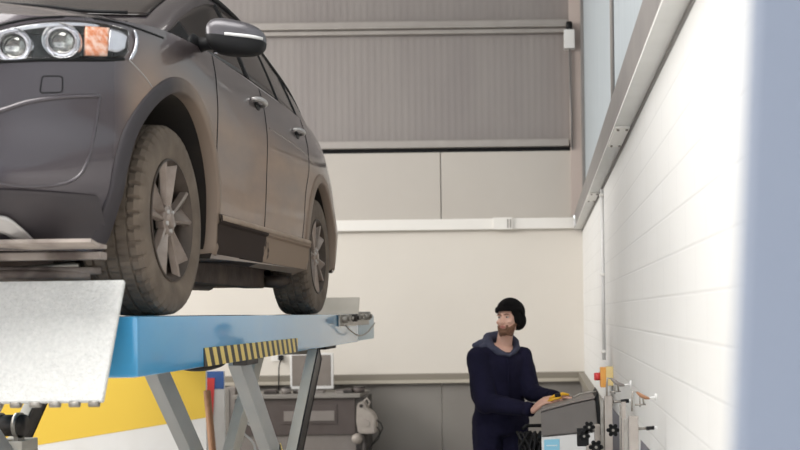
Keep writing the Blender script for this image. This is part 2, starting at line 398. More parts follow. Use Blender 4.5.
# corrugated sheeting above the gap
bm = bmesh.new()
def ribs(x0, x1, pitch, y):
    rows = []
    x = x0
    while x < x1:
        rows += [(x, y), (x + pitch * .40, y), (x + pitch * .46, y - .0009), (x + pitch * .90, y - .0009), (x + pitch * .96, y)]
        x += pitch
    rows.append((x1, y))
    return rows
pts = ribs(LX, .36, .076, BY + .05)
pts = [p for p in pts if p[0] <= .36]
grid(bm, [[(p[0], p[1], z) for p in pts] for z in (zg + .03, HZ)], smooth=False)
struct('wall_back_sheeting', bm, M['cladding_wall'])
bm = bmesh.new()   # rails and trunking across the back wall
box2(bm, (LX, BY - .06, zg + .03), (.32, BY + .03, zg + .115), bevel=.01); struct('trim_2', bm, M['rail'])
zr = CAMZ + (V0 - 29) / F * BY
bm = bmesh.new()
box2(bm, (LX, BY - .10, zr + .03), (.33, BY + .03, zr + .085), bevel=.012)
box2(bm, (LX, BY - .12, zr + .0), (.33, BY - .02, zr + .028), bevel=.006)
box2(bm, (LX, BY - .05, zr - .05), (.30, BY + .03, zr - .005), bevel=.006)
struct('trim_3', bm, M['rail'])
zt0, zt1 = CAMZ + 0.942, CAMZ + 1.065
bm = bmesh.new(); box2(bm, (LX, BY - .075, zt0), (.37, BY - .03, zt1), bevel=.008); struct('trim_4', bm, M['trimwhite'])
# joint box of the trunking
t = empty('junction_box', (-.44, BY - .08, zt0 + .06), 'white trunking joint cover with two dark slots on the back wall', 'junction box')
bm = bmesh.new(); box2(bm, (-.11, -.03, -.065), (.11, .004, .07), bevel=.006); obj('cover', bm, M['trimwhite'], t)
for k in (0, 1):
    bm = bmesh.new(); box2(bm, (.05 + k * .03, -.034, -.05), (.063 + k * .03, -.028, .05)); obj('slot', bm, M['cabinet2'], t)
# dado: grey painted lower zone with a rail on top
zc = CAMZ - .735
bm = bmesh.new()
box2(bm, (LX, BY - .03, 0), (-1.162, BY, zc)); box2(bm, (-1.155, BY - .03, 0), (WX, BY, zc))
struct('baseboard_back', bm, M['dado'])
bm = bmesh.new(); box2(bm, (LX, BY - .10, zc - .012), (WX - .0, BY, zc + .055), bevel=.006); struct('trim_5', bm, M['dadocap'])
bm = bmesh.new(); box2(bm, (LX, BY - .12, zc - .05), (WX - .0, BY - .02, zc - .012), bevel=.006); struct('trim_6', bm, M['dadolip'])
bm = bmesh.new(); box2(bm, (WX - .03, 7.9, 0), (WX, BY - .03, zc)); struct('baseboard_right', bm, M['dado'])
bm = bmesh.new(); box2(bm, (WX - .07, 7.9, zc - .03), (WX, BY - .12, zc + .05), bevel=.008); struct('trim_7', bm, M['dadocap'])
# steel beam along the right wall
bx = WX - .088
bm = bmesh.new()
box2(bm, (bx, FY, WT + .006), (WX + .03, BY - .08, WT + .016)); struct('trim_8', bm, M['beambounce'])
bm = bmesh.new()
box2(bm, (bx, FY, WT + .016), (bx + .012, BY - .08, WT + .175))
box2(bm, (bx, FY, WT + .175), (WX + .03, BY - .08, WT + .187)); struct('trim_9', bm, M['beam'])
bm = bmesh.new(); box2(bm, (WX - .006, FY, WT - .016), (WX + .03, BY, WT + .006)); struct('trim_10', bm, M['beam'])
# splice plates under the beam
for y in (5.85, 8.9):
    t = empty('splice_plate', (WX - .045, y, WT), 'pale splice plate bolted under the wall beam, %s' % ('the nearer one' if y < 7 else 'the one by the corner'), 'splice plate', 'splice plates under the wall beam')
    bm = bmesh.new(); box2(bm, (-.038, -.32, -.004), (.036, .32, .005), bevel=.002); obj('plate', bm, M['trimwhite'], t)
    for sy in (-.27, .27):
        for sx in (-.022, .022):
            bm = bmesh.new(); cyl(bm, (sx, sy, -.013), (sx, sy, -.004), .007, seg=6); obj('bolt', bm, M['steel'], t)
# mullions in the pale sheeting
bm = bmesh.new(); cyl(bm, (WX + .02, 7.3, WT + .19), (WX + .02, 7.3, HZ), .012, seg=10); struct('trim_11', bm, M['rail'])
bm = bmesh.new(); cyl(bm, (WX + .022, 7.22, WT + .19), (WX + .022, 7.22, HZ), .008, seg=10); struct('trim_12', bm, M['beam'])
# corner column
bm = bmesh.new()
box2(bm, (.335, BY - .10, zs + .12), (WX - .0, BY + .05, HZ)); struct('trim_13', bm, M['pinkcream'])
bm = bmesh.new(); box2(bm, (WX - .0, BY - .35, WT + .19), (WX + .028, BY - .10, HZ)); struct('trim_14', bm, M['beam'])
bm = bmesh.new(); box2(bm, (.345, BY - .125, zg - .02), (.36, BY - .10, zr)); struct('trim_15', bm, M['cladding_wall'])
# blue-grey door post of the vehicle entrance, close to the lens on the right
bm = bmesh.new()
vs = box(bm, (.112 + .17, .66, 1.6), (.34, .035, 3.2), (0, math.radians(3.0), 0), bevel=.008); struct('trim_16', bm, M['postblue'], smooth=True, angle=30)
# white box on the corner column
t = empty('wall_box', (.335, BY - .16, zr - .17), 'small white box on the corner column under the top rail', 'wall box')
bm = bmesh.new(); box2(bm, (-.06, -.05, -.10), (.06, .06, .11), bevel=.008); obj('box_body', bm, M['white'], t)
bm = bmesh.new(); cyl(bm, (0, -.01, .11), (0, -.01, .20), .035, seg=14); obj('cable_entry', bm, M['black'], t)
bm = bmesh.new(); tube(bm, [(.0, .0, -.10), (.0, .0, -.5), (.012, .01, -.8), (.01, .01, -1.2)], .010); obj('cable', bm, M['beam'], t)
# conduit on the right wall
t = empty('conduit_pipe', (WX - .014, 8.15, 1.34), 'thin white conduit pipe running up the white block wall', 'conduit')
bm = bmesh.new(); cyl(bm, (0, 0, 0), (0, 0, WT - 1.36), .0125, seg=12); obj('pipe', bm, M['white'], t)
bm = bmesh.new(); cyl(bm, (.002, .03, 0.02), (.002, .03, WT - 1.36), .006, seg=8); obj('cable', bm, M['rail'], t)
for z in (.63, 1.22, .06):
    bm = bmesh.new(); box2(bm, (-.018, -.022, z - .01), (.013, .022, z + .01), bevel=.004); obj('pipe_clip', bm, M['trimwhite'], t)
# emergency isolator
t = empty('isolator_switch', (WX, 7.33, CAMZ - .435), 'yellow isolator box with red knob on the white block wall', 'isolator switch')
bm = bmesh.new(); box2(bm, (-.085, -.04, -.07), (-.048, .05, .062), bevel=.006); obj('cover', bm, M['orange'], t)
bm = bmesh.new(); box2(bm, (-.048, -.04, -.06), (0.0, .05, .066), bevel=.006); obj('back_box', bm, mat('cream_yellow_plastic', (.85, .66, .30), .45), t)
bm = bmesh.new(); cyl(bm, (-.118, 0.005, .0), (-.085, .005, .0), .026, seg=18); box2(bm, (-.125, -.005, -.024), (-.117, .015, .024)); k = obj('knob', bm, M['red'], t)
# unseen ceiling lamps added to light the hall
for i, (x, y) in enumerate(((-1.2, 3.0), (-1.2, 8.0), (-4.5, 3.0), (-4.5, 8.0))):
    t = empty('added_ceiling_lamp', (x, y, HZ), 'added twin tube fluorescent lamp under the roof lining, out of view', 'lamp', 'added ceiling lamps')
    bm = bmesh.new(); box2(bm, (-.14, -.8, -.10), (.14, .8, 0), bevel=.01); obj('housing', bm, M['white'], t)
    for s in (-.06, .06):
        bm = bmesh.new(); cyl(bm, (s, -.75, -.12), (s, .75, -.12), .018, seg=12); obj('lamp_tube', bm, M['tube'], t)

# ================================================================== THE CAR
CX, CY, CZ = -2.30, 5.69, 1.705
car = empty('suv_car', (CX, CY, CZ), 'dusty dark grey SUV raised on the blue scissor lift, seen from below its nose', 'car')
AX = 1.39          # half the wheelbase
WR = 0.37          # tyre radius
BASEW = [(.15, .80), (.22, .855), (.30, .88), (.42, .888), (.55, .897), (.72, .905), (.88, .912), (1.0, .905), (1.08, .892), (1.16, .872), (1.22, .85)]
YF = [(.15, -2.10), (.24, -2.17), (.33, -2.245), (.40, -2.30), (.44, -2.325), (.55, -2.31), (.66, -2.28), (.74, -2.275), (.86, -2.262), (.94, -2.245), (1.0, -2.215), (1.06, -2.15), (1.12, -2.08)]
YR = [(.25, 2.28), (.4, 2.40), (.6, 2.42), (.8, 2.36), (1.1, 2.28)]
ZTOP = [(-2.3, .965), (-2.1, .985), (-1.9, 1.03), (-1.7, 1.065), (-1.4, 1.10), (-1.1, 1.125), (-.6, 1.14), (0, 1.15), (.6, 1.17), (1.2, 1.18), (1.8, 1.14), (2.1, 1.08), (2.45, 1.02)]
HOODC = [(-2.3, .97), (-2.2, 1.0), (-2.1, 1.04), (-2.0, 1.075), (-1.9, 1.105), (-1.75, 1.155), (-1.5, 1.21), (-1.2, 1.265), (-1.0, 1.27), (-.6, 1.20), (0, 1.20), (1.5, 1.20), (2.2, 1.12), (2.45, 1.05)]
ZBOT = [(-2.3, .235), (-1.9, .225), (-1.0, .245), (0, .26), (1.6, .27), (2.0, .29), (2.45, .33)]

def taper(y, z):
    t = 1.0
    if y > .2:
        k = (y - .2) / 2.2
        hz = max(0, min(1, (z - .55) / .6))
        t -= (0.035 + .14 * hz) * k ** 2.2
    if y < -1.2:
        k = (-1.2 - y) / 1.1
        t -= .012 * k * k
    return t

def wall_pt(s, z):
    """s in 0..1 from the nose centre round the flank to the tail centre, at height z"""
    yf, yr = interp(YF, z), interp(YR, z)
    W = interp(BASEW, z)
    if s < .3:
        # nose: rounded in plan
        a = s / .3 * PI / 2
        n = 2.7
        tx = math.sin(a) ** (2 / n); ty = math.cos(a) ** (2 / n)
        D = .78
        x, y = W * tx, yf + D * (1 - ty)
    elif s > .75:
        a = (1 - s) / .25 * PI / 2
        n = 3.0
        tx = math.sin(a) ** (2 / n); ty = math.cos(a) ** (2 / n)
        D = .55
        x, y = W * tx, yr - D * (1 - ty)
    else:
        k = (s - .3) / .45
        y = (yf + .78) * (1 - k) + (yr - .55) * k
        x = W
    return Vector((x * taper(y, z), y, z))

def S_list():
    S = [.3 * i / 22 for i in range(22)]
    S += [.3 + .45 * i / 46 for i in range(46)]
    S += [.75 + .25 * i / 16 for i in range(17)]
    return S
SL = S_list()
NV, NT, NB = 30, 9, 5
bm = bmesh.new()
cols = []
for s in SL:
    p1 = wall_pt(s, 1.0)
    zt = interp(ZTOP, p1.y); zb = interp(ZBOT, p1.y)
    colp = []
    ycl = -2.0 + 4.3 * s
    pb = wall_pt(s, zb)
    ycb = -2.1 + 4.4 * s
    for i in range(NB):
        k = i / NB
        colp.append(Vector((pb.x * k * .97, ycb * (1 - k) + pb.y * k, zb + (.0 if i else 0))))
    for i in range(NV + 1):
        k = i / NV
        colp.append(wall_pt(s, zb + (zt - zb) * k))
    pt = colp[-1]
    for i in range(1, NT + 1):
        k = i / NT
        x = pt.x * (1 - k); y = pt.y * (1 - k) + ycl * k
        hc = interp(HOODC, y)
        e = (1 - (1 - k) ** 2.6)
        colp.append(Vector((x, y, zt * (1 - e) + max(hc, zt) * e)))
    cols.append(colp)
half = [[Vector(p) for p in c] for c in cols]
V = grid(bm, half, flip=True)
V2 = grid(bm, [[Vector((-p.x, p.y, p.z)) for p in c] for c in half])
bmesh.ops.remove_doubles(bm, verts=bm.verts, dist=.0008)
bmesh.ops.dissolve_degenerate(bm, edges=bm.edges, dist=.0005)
bmesh.ops.holes_fill(bm, edges=[e for e in bm.edges if e.is_boundary], sides=0)
bmesh.ops.recalc_face_normals(bm, faces=bm.faces)
BODY_BVH = BVHTree.FromBMesh(bm)
body_bm = bm.copy()
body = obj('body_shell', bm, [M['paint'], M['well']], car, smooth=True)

# wheel wells cut through the flanks
bm = bmesh.new()
for sy, rr in ((-AX, .478), (AX, .455)):
    for sx in (-1, 1):
        a = .58 if sx > 0 else -1.2
        b = 1.2 if sx > 0 else -.58
        ring = []
        n = 48
        pa, pb = [], []
        for i in range(n):
            t = 2 * PI * i / n
            # a little longer towards the nose and open below
            yy = sy + rr * math.cos(t) * (1.03 if math.cos(t) < 0 else .97)
            zz = .385 + rr * math.sin(t)
            if math.sin(t) < 0: zz = .385 + 1.1 * rr * math.sin(t)
            pa.append(bm.verts.new((a, yy, zz))); pb.append(bm.verts.new((b, yy, zz)))
        for i in range(n): bm.faces.new((pa[i], pa[(i+1) % n], pb[(i+1) % n], pb[i])).material_index = 1
        bm.faces.new(pa[::-1]).material_index = 1; bm.faces.new(pb).material_index = 1
bmesh.ops.recalc_face_normals(bm, faces=bm.faces)
cut = obj('cutter', bm, [M['paint'], M['well']])
cut.parent = car
mod = body.modifiers.new('wells', 'BOOLEAN'); mod.object = cut; mod.operation = 'DIFFERENCE'; mod.solver = 'EXACT'
bpy.context.view_layer.update()
dg = bpy.context.evaluated_depsgraph_get()
me2 = bpy.data.meshes.new_from_object(body.evaluated_get(dg))
body.modifiers.clear(); old = body.data; body.data = me2; me2.name = 'body_shell'
bpy.data.objects.remove(cut); bpy.data.meshes.remove(old)
me2.polygons.foreach_set('use_smooth', [True] * len(me2.polygons))
me2.set_sharp_from_angle(angle=math.radians(35))

# greenhouse
GH = [(-1.36, .79, .74, 1.115, 1.19), (-1.15, .85, .745, 1.20, 1.255), (-.9, .87, .715, 1.32, 1.375), (-.64, .885, .69, 1.435, 1.49), (-.38, .885, .665, 1.545, 1.60), (-.12, .885, .65, 1.61, 1.67),
      (.3, .885, .642, 1.63, 1.70), (.7, .88, .622, 1.61, 1.695), (1.0, .872, .615, 1.58, 1.68), (1.4, .85, .622, 1.525, 1.65), (1.6, .835, .635, 1.455, 1.60), (1.75, .81, .65, 1.36, 1.53),
      (1.9, .775, .655, 1.24, 1.42), (2.05, .73, .62, 1.15, 1.28), (2.2, .66, .56, 1.08, 1.17)]
def gh_sec(y):
    wb, we, ze, zc_ = interp(GH, y)
    zb = 1.03
    pts = []
    for k in (0, .15, .3, .45, .6, .75, .88):
        # slightly bowed side glass
        x = wb + (we - wb) * k + .012 * math.sin(PI * k)
        pts.append(Vector((x, y, zb + (ze - zb) * k)))
    # rounded roof edge as a small fan, then crown
    h = zc_ - ze
    pts.append(Vector((we + .006, y, ze - .01 + 0)))
    pts.append(Vector((we - .03, y, ze + .30 * h)))
    pts.append(Vector((we - .08, y, ze + .48 * h)))
    for k in (.8, .6, .4, .2, 0):
        pts.append(Vector(((we - .08) * k, y, ze + h * (.48 + .52 * (1 - k ** 1.8)))))
    return pts
GY = [-1.36 + 3.56 * i / 70 for i in range(71)]
bm = bmesh.new()
secs = [gh_sec(y) for y in GY]
grid(bm, secs, flip=True)
grid(bm, [[Vector((-p.x, p.y, p.z)) for p in c] for c in secs])
bmesh.ops.remove_doubles(bm, verts=bm.verts, dist=.0008)
bmesh.ops.recalc_face_normals(bm, faces=bm.faces)
ALL_BM = body_bm
me_t = bpy.data.meshes.new('tmp'); bm.to_mesh(me_t); ALL_BM.from_mesh(me_t); bpy.data.meshes.remove(me_t)
BVH = BVHTree.FromBMesh(ALL_BM)
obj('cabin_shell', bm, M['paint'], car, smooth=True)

def side(y, z, off=0.0, sgn=1):
    h = BVH.ray_cast(Vector((2.0, y, z)), Vector((-1, 0, 0)))
    if h[0] is None: return Vector((.8 * sgn, y, z)), Vector((sgn, 0, 0))
    n = h[1] if h[1].x > 0 else -h[1]
    p = h[0] + n * off
    return Vector((p.x * sgn, p.y, p.z)), Vector((n.x * sgn, n.y, n.z))

CAML = Vector((-CX, -CY, CAMZ - CZ))
def hit(u, v, off=0.0, sgn=1):
    """point of the car's skin seen at photograph pixel (u, v)"""
    p = pix(u, v, 1.0)
    d = Vector((p.x, p.y, p.z - CAMZ)).normalized()
    h = BVH.ray_cast(CAML, d)
    if h[0] is None: return None
    n = h[1] if h[1].dot(d) < 0 else -h[1]
    q = h[0] + n * off
    return Vector((q.x * sgn, q.y, q.z))

def resample(pts, n):
    L = [0]
    for a, b in zip(pts, pts[1:]): L.append(L[-1] + math.dist(a, b))
    out = []
    for i in range(n):
        t = L[-1] * i / (n - 1)
        j = 0
        while j < len(L) - 2 and L[j + 1] < t: j += 1
        k = (t - L[j]) / max(1e-9, L[j + 1] - L[j])
        out.append(tuple(a + (b - a) * k for a, b in zip(pts[j], pts[j + 1])))
    return out

def smoothpath(pts, n=40):
    """Catmull-Rom through the points"""
    P = [pts[0]] + list(pts) + [pts[-1]]
    out = []
    m = len(pts) - 1
    for i in range(n):
        t = m * i / (n - 1); j = min(int(t), m - 1); k = t - j
        a, b, c, d = P[j], P[j + 1], P[j + 2], P[j + 3]
        out.append(tuple(.5 * ((2 * b[q]) + (-a[q] + c[q]) * k + (2 * a[q] - 5 * b[q] + 4 * c[q] - d[q]) * k * k + (-a[q] + 3 * b[q] - 3 * c[q] + d[q]) * k ** 3) for q in range(len(b))))
    return out

def patch(name, top, bot, fn, m, parent, nu=30, nv=10, off=.004, sgn=1, thick=.006):
    T, B = resample(top, nu), resample(bot, nu)
    rows = []
    for j in range(nv + 1):
        k = j / nv
        row = []
        for a, b in zip(T, B):
            q = fn(a[0] * (1 - k) + b[0] * k, a[1] * (1 - k) + b[1] * k, off, sgn)
            if isinstance(q, tuple): q = q[0]
            row.append(q)
        rows.append(row)
    if any(p is None for r in rows for p in r):
        for r in rows:
            last = next((p for p in r if p is not None), None)
            for i, p in enumerate(r):
                if p is None: r[i] = (last if last is not None else Vector((0, 0, 0))).copy()
                else: last = p
    bm = bmesh.new(); grid(bm, rows)
    bmesh.ops.remove_doubles(bm, verts=bm.verts, dist=.0003)
    o = obj(name, bm, m, parent, smooth=True)
    md = o.modifiers.new('thick', 'SOLIDIFY'); md.thickness = thick; md.offset = 0
    return o

def line(name, pts, fn, r, m, parent, sgn=1, off=.0, n=40, seg=6, sm=True):
    P = smoothpath(pts, n) if sm else resample(pts, n)
    Q = []
    for p in P:
        q = fn(p[0], p[1], off, sgn)
        if isinstance(q, tuple): q = q[0]
        if q is not None: Q.append(q)
    bm = bmesh.new(); tube(bm, Q, r, seg=seg)
    return obj(name, bm, m, parent, smooth=True)

for sgn in (1, -1):
    # ---- side glass, in side-view coordinates (y, z)
    patch('side_window', [(-1.17, 1.165), (-.92, 1.285), (-.62, 1.415), (-.40, 1.495), (-.24, 1.535)], [(-1.19, 1.135), (-.9, 1.155), (-.6, 1.168), (-.24, 1.182)], side, M['glass_dark'], car, off=.004, sgn=sgn)
    patch('side_window', [(-.17, 1.545), (.1, 1.57), (.42, 1.565)], [(-.17, 1.187), (.1, 1.193), (.42, 1.20)], side, M['glass_dark'], car, off=.004, sgn=sgn)
    patch('side_window', [(.49, 1.56), (.8, 1.53), (1.12, 1.47)], [(.49, 1.202), (.8, 1.207), (1.02, 1.212)], side, M['glass_dark'], car, off=.004, sgn=sgn)
    patch('side_window', [(1.20, 1.45), (1.45, 1.40), (1.66, 1.32)], [(1.09, 1.213), (1.4, 1.22), (1.62, 1.25)], side, M['glass_dark'], car, off=.004, sgn=sgn)
    line('window_seal', [(-.205, 1.545), (-.205, 1.35), (-.205, 1.18)], side, .009, M['black_trim'], car, sgn, .004)
    line('window_seal', [(.455, 1.565), (.455, 1.35), (.455, 1.195)], side, .010, M['black_trim'], car, sgn, .004)
    line('window_seal', [(1.16, 1.465), (1.11, 1.33), (1.055, 1.21)], side, .010, M['black_trim'], car, sgn, .004)
    line('belt_moulding', [(-.98, 1.147), (-.6, 1.158), (0, 1.175), (.6, 1.19), (1.2, 1.20), (1.6, 1.225)], side, .008, M['satin'], car, sgn, .0)
    line('roof_rail', [(-.35, 1.575), (0, 1.60), (.5, 1.595), (.9, 1.558), (1.25, 1.505), (1.55, 1.425), (1.70, 1.34)], side, .010, M['black_trim'], car, sgn, .006)
    # ---- door gaps
    line('door_gap', [(-.93, 1.13), (-.955, .95), (-.955, .7), (-.93, .5), (-.88, .43)], side, .004, M['black_trim'], car, sgn, -.001)
    line('door_gap', [(-.13, 1.16), (-.11, .95), (-.10, .7), (-.10, .44)], side, .004, M['black_trim'], car, sgn, -.001)
    line('door_gap', [(.92, 1.18), (.95, 1.02), (.92, .86), (.84, .72), (.80, .5), (.79, .44)], side, .004, M['black_trim'], car, sgn, -.001)
    # ---- waist crease
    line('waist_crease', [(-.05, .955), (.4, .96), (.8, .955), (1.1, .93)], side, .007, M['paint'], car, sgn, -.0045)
    # ---- handles
    for yc in (-.265, .63):
        c, n = side(yc, 1.045, 0, sgn)
        bm = bmesh.new()
        pth = [(-.10, .0), (-.085, .022), (-.05, .034), (0, .038), (.05, .034), (.085, .022), (.10, .0)]
        tube(bm, [side(yc + a, 1.045, b, sgn)[0] for a, b in pth], [.008, .012, .014, .014, .014, .012, .008], seg=10)
        h_ = obj('door_handle', bm, M['satin'], car, smooth=True)
        bm = bmesh.new(); q = side(yc + .01, 1.03, .002, sgn)[0]
        sph(bm, q, (.006, .055, .022)); obj('handle_recess', bm, M['black_trim'], h_)
    # ---- arch cladding
    for ay, r0, kk in ((-AX, .478, 'front'), (AX, .455, 'rear')):
        rows = []
        n = 50
        for j, (dr, off) in enumerate(((-.004, -.04), (-.003, .004), (.006, .012), (.050, .010), (.056, .006), (.058, -.004))):
            row = []
            for i in range(n + 1):
                t = math.radians(-18 + 216 * i / n)
                rr = r0 + dr
                cy_ = ay + rr * math.cos(t) * (1.03 if math.cos(t) < 0 else .97)
                cz_ = .385 + rr * math.sin(t)
                row.append(side(cy_, max(cz_, .235), off, sgn)[0])
            rows.append(row)
        bm = bmesh.new(); grid(bm, rows)
        obj('arch_moulding', bm, M['mould'], car, smooth=True)
    # ---- lower side cladding
    rows = []
    for zz, off in ((.445, 0), (.435, .022), (.405, .026), (.395, .012), (.33, .014), (.27, .010), (.245, -.02)):
        rows.append([side(-.93 + 1.86 * i / 40 - (0 if zz > .3 else 0), zz, off, sgn)[0] for i in range(41)])
    bm = bmesh.new(); grid(bm, rows)
    sk = obj('sill_cladding', bm, M['mud'], car, smooth=True, angle=40)
    line('sill_moulding', [(-.90, .425), (0, .428), (.9, .43)], side, .014, M['sillpale'], car, sgn, .020)
    # ---- mud flap behind the rear wheel
    bm = bmesh.new(); box2(bm, (sgn * .64, AX + .44, .28), (sgn * .862, AX + .45, .50), bevel=.002); obj('mud_flap', bm, M['plastic'], car)

# ---- lower front valance, black: a band wrapped round the nose under z = .43
def band(name, z_off, m, s1, parent=car, n=44):
    for_rows = []
    for z, off in z_off:
        row = []
        for i in range(-n, n + 1):
            s = abs(i) / n * s1
            p = wall_pt(s, z); e = .004
            pa, pb = wall_pt(max(s - e, 0), z), wall_pt(s + e, z)
            tn = (pb - pa).normalized(); nn = Vector((tn.y * -1, tn.x, 0)).normalized()
            if s < 1e-6: nn = Vector((0, -1, 0))
            if nn.x < 0 and s > .1: nn = -nn
            if nn.y > 0 and s <= .1: nn = -nn
            q = p + nn * off
            row.append(Vector((q.x * (-1 if i < 0 else 1), q.y, q.z)))
        for_rows.append(row)
    bm = bmesh.new(); grid(bm, for_rows)
    return obj(name, bm, m, parent, smooth=True, angle=40)
sv = next(i / 400 for i in range(400) if wall_pt(i / 400, .33).y > -1.925)
band('front_valance', [(.405, -.012), (.405, .010), (.39, .014), (.33, .012), (.27, .008), (.235, -.004), (.225, -.03)], M['plastic'], sv)
def hp(u, v, off=0, sgn=1): return hit(u, v, off, sgn)
for sgn in (1, -1):
    patch('skid_trim', smoothpath([(-60, 209), (-30, 210), (0, 212), (10, 215), (22, 225), (33, 236)], 20), smoothpath([(-60, 224), (-30, 225), (0, 228), (10, 233), (20, 237), (31, 238)], 20), hp, M['satin'], car, nu=26, nv=4, off=.024, sgn=sgn, thick=.008)

for sgn in (1, -1):
    # ---- headlamp
    top = [(-34, 41), (-20, 36), (0, 30), (25, 24), (55, 20.5), (85, 21), (112, 25.5), (128, 30.5)]
    bot = [(-34, 60), (0, 60.5), (40, 59), (80, 58.5), (105, 58.5), (124, 57.5), (128, 52)]
    top = smoothpath(top, 24); LAMP_TOP, LAMP_BOT = top, bot
    hl = patch('headlamp', top, bot, hp, M['lamp_black'], car, nu=46, nv=10, off=-.070, sgn=sgn)
    def disc(c, r):
        return c
    def local_frame(u, v):
        c = hit(u, v, .0); a = hit(u + 2, v, .0); b = hit(u, v - 2, 0)
        x = (a - c).normalized(); n = x.cross((b - c)).normalized()
        if n.y > 0: n = -n
        y = n.cross(x)
        # aim lamps forward
        n = (n + Vector((0, -1.6, 0))).normalized(); x = Vector((0, 0, 1)).cross(n).normalized(); x = -x if x.x < 0 else x; y = n.cross(x); y = -y if y.z < 0 else y
        return c, x, y, n
    def mir(bm):
        if sgn < 0:
            for v in bm.verts: v.co.x *= -1
            bmesh.ops.reverse_faces(bm, faces=bm.faces)
    for (u, v, r) in ((62, 42, .061), (14, 46.5, .059)):
        c, x, y, n = local_frame(u, v); c = c + (c - CAML).normalized() * .030
        Mx = Matrix((( x.x, y.x, n.x, c.x), (x.y, y.y, n.y, c.y), (x.z, y.z, n.z, c.z), (0, 0, 0, 1)))
        prof = [(r * 1.02, -.02), (r * 1.02, .010), (r * .98, .018), (r * .90, .014), (r * .86, .004), (r * .78, .002), (r * .74, .012), (r * .68, .012), (r * .66, -.004)]
        bm = bmesh.new()
        rows = [[Mx @ Vector((a * math.cos(2*PI*i/36), a * math.sin(2*PI*i/36), h)) for i in range(36)] for a, h in prof]
        grid(bm, rows, closed=True); mir(bm)
        ring = obj('projector_ring', bm, M['chrome'], hl, smooth=True, angle=50)
        bm = bmesh.new()
        rr = .66 * r
        rows = [[Mx @ Vector((rr * math.sin(b) * math.cos(2*PI*i/28), rr * math.sin(b) * math.sin(2*PI*i/28), -.004 + .016 * math.cos(b))) for i in range(28)] for b in [PI/2 * k / 8 + 1e-4 for k in range(9)]]
        grid(bm, rows, closed=True); mir(bm); bmesh.ops.recalc_face_normals(bm, faces=bm.faces)
        obj('projector_glass', bm, mat('projector_lens_glass', (.52, .52, .48), .12, .85, col2=(.12, .12, .12), nscale=30, amt=.4), hl, smooth=True)
    patch('turn_signal', [(86, 26), (110, 27.5)], [(86, 55), (108, 56)], hp, M['amber'], hl, nu=10, nv=8, off=-.008, sgn=sgn, thick=.012)
    patch('side_reflector', smoothpath([(111, 28), (122, 31), (129, 36)], 8), smoothpath([(109, 50), (118, 52), (126, 48)], 8), hp, M['reflector'], hl, nu=12, nv=8, off=-.006, sgn=sgn, thick=.006)
    patch('light_guide', smoothpath([(-30, 41), (0, 30.5), (30, 24), (60, 21.3), (85, 22), (100, 24.5)], 20), smoothpath([(-30, 44), (0, 34.5), (30, 28.5), (60, 25.5), (85, 25.5), (100, 26.5)], 20), hp, M['reflector'], hl, nu=30, nv=3, off=-.004, sgn=sgn, thick=.004)
    line('lamp_gasket', [(-34, 61), (0, 61.5), (40, 60), (80, 60), (105, 60), (124, 59)], hp, .006, M['black_trim'], hl, sgn, 0, n=40)
    patch('corner_strip', smoothpath([(132, 31), (134, 40), (132, 50), (127, 60)], 12), smoothpath([(134, 31), (136.5, 40), (135, 51), (130, 60)], 12), hp, M['reflector'], hl, nu=14, nv=2, off=.008, sgn=sgn, thick=.004)
    patch('lens', top, bot, hp, M['lens'], hl, nu=40, nv=10, off=.003, sgn=sgn, thick=.002)
    # ---- lines on the nose
    line('bonnet_gap', [(-34, 38), (0, 25.5), (30, 19), (60, 16.8), (90, 18), (115, 22), (133, 27), (150, 33), (163, 38)], hp, .0045, M['black_trim'], car, sgn, 0, n=60)
    line('bumper_gap', [(129, 60), (136, 67), (145, 77), (152, 87)], hp, .0025, M['satin'], car, sgn, 0, n=16)
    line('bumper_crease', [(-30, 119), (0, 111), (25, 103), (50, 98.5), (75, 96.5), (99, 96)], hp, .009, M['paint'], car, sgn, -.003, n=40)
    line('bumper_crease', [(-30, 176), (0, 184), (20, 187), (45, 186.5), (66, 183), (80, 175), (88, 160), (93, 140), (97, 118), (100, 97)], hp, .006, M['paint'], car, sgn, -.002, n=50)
    line('tow_eye_cover', [(44, 76), (60, 76), (62.5, 78), (62.5, 90), (60, 92.5), (42, 93), (40, 91), (42, 78), (44, 76)], hp, .0022, M['black_trim'], car, sgn, 0, n=60, sm=False)
    # ---- mirror
    mc = Vector((1.045, -1.14, 1.158))
    mr_ = empty('wing_mirror'); mr_.parent = car
    def sup(a, b, n1, n2):
        f = lambda w, m_: math.copysign(abs(w) ** m_, w)
        return Vector((f(math.cos(a), n1) * f(math.cos(b), n1), f(math.cos(a), n1) * f(math.sin(b), n1), f(math.sin(a), n2)))
    def mirror_surface(a0, a1, grow=1.0, nb=40, na=16):
        bm = bmesh.new(); rows = []
        for j in range(na + 1):
            a = a0 + (a1 - a0) * j / na
            row = []
            for i in range(nb):
                p = sup(a, 2 * PI * i / nb, .62, .7)
                k = (p.x + 1) / 2              # 0 inboard, 1 outboard
                w = Vector((p.x * .118, p.y * .075 * (1 - .25 * k) + .02 * k, p.z * .076 * (1 - .22 * k * k) - .026 * k)) * grow
                row.append(Vector(((w.x + mc.x) * 1, w.y + mc.y, w.z + mc.z)))
            rows.append(row)
        grid(bm, rows, closed=True)
        bm.faces.new([v for v in bm.verts][:nb][::-1]) if False else None
        bmesh.ops.holes_fill(bm, edges=[e for e in bm.edges if e.is_boundary], sides=0)
        bmesh.ops.recalc_face_normals(bm, faces=bm.faces); mir(bm)
        return bm
    obj('mirror_cap', mirror_surface(-.02, PI/2 - .001), M['paint'] if False else mat('grey_mirror_cap', (.11, .105, .115), .35, .4, coat=.2), mr_, smooth=True, angle=60)
    obj('mirror_lower', mirror_surface(-PI/2 + .001, -.02, 1.0), M['black'], mr_, smooth=True, angle=60)
    bm = bmesh.new()
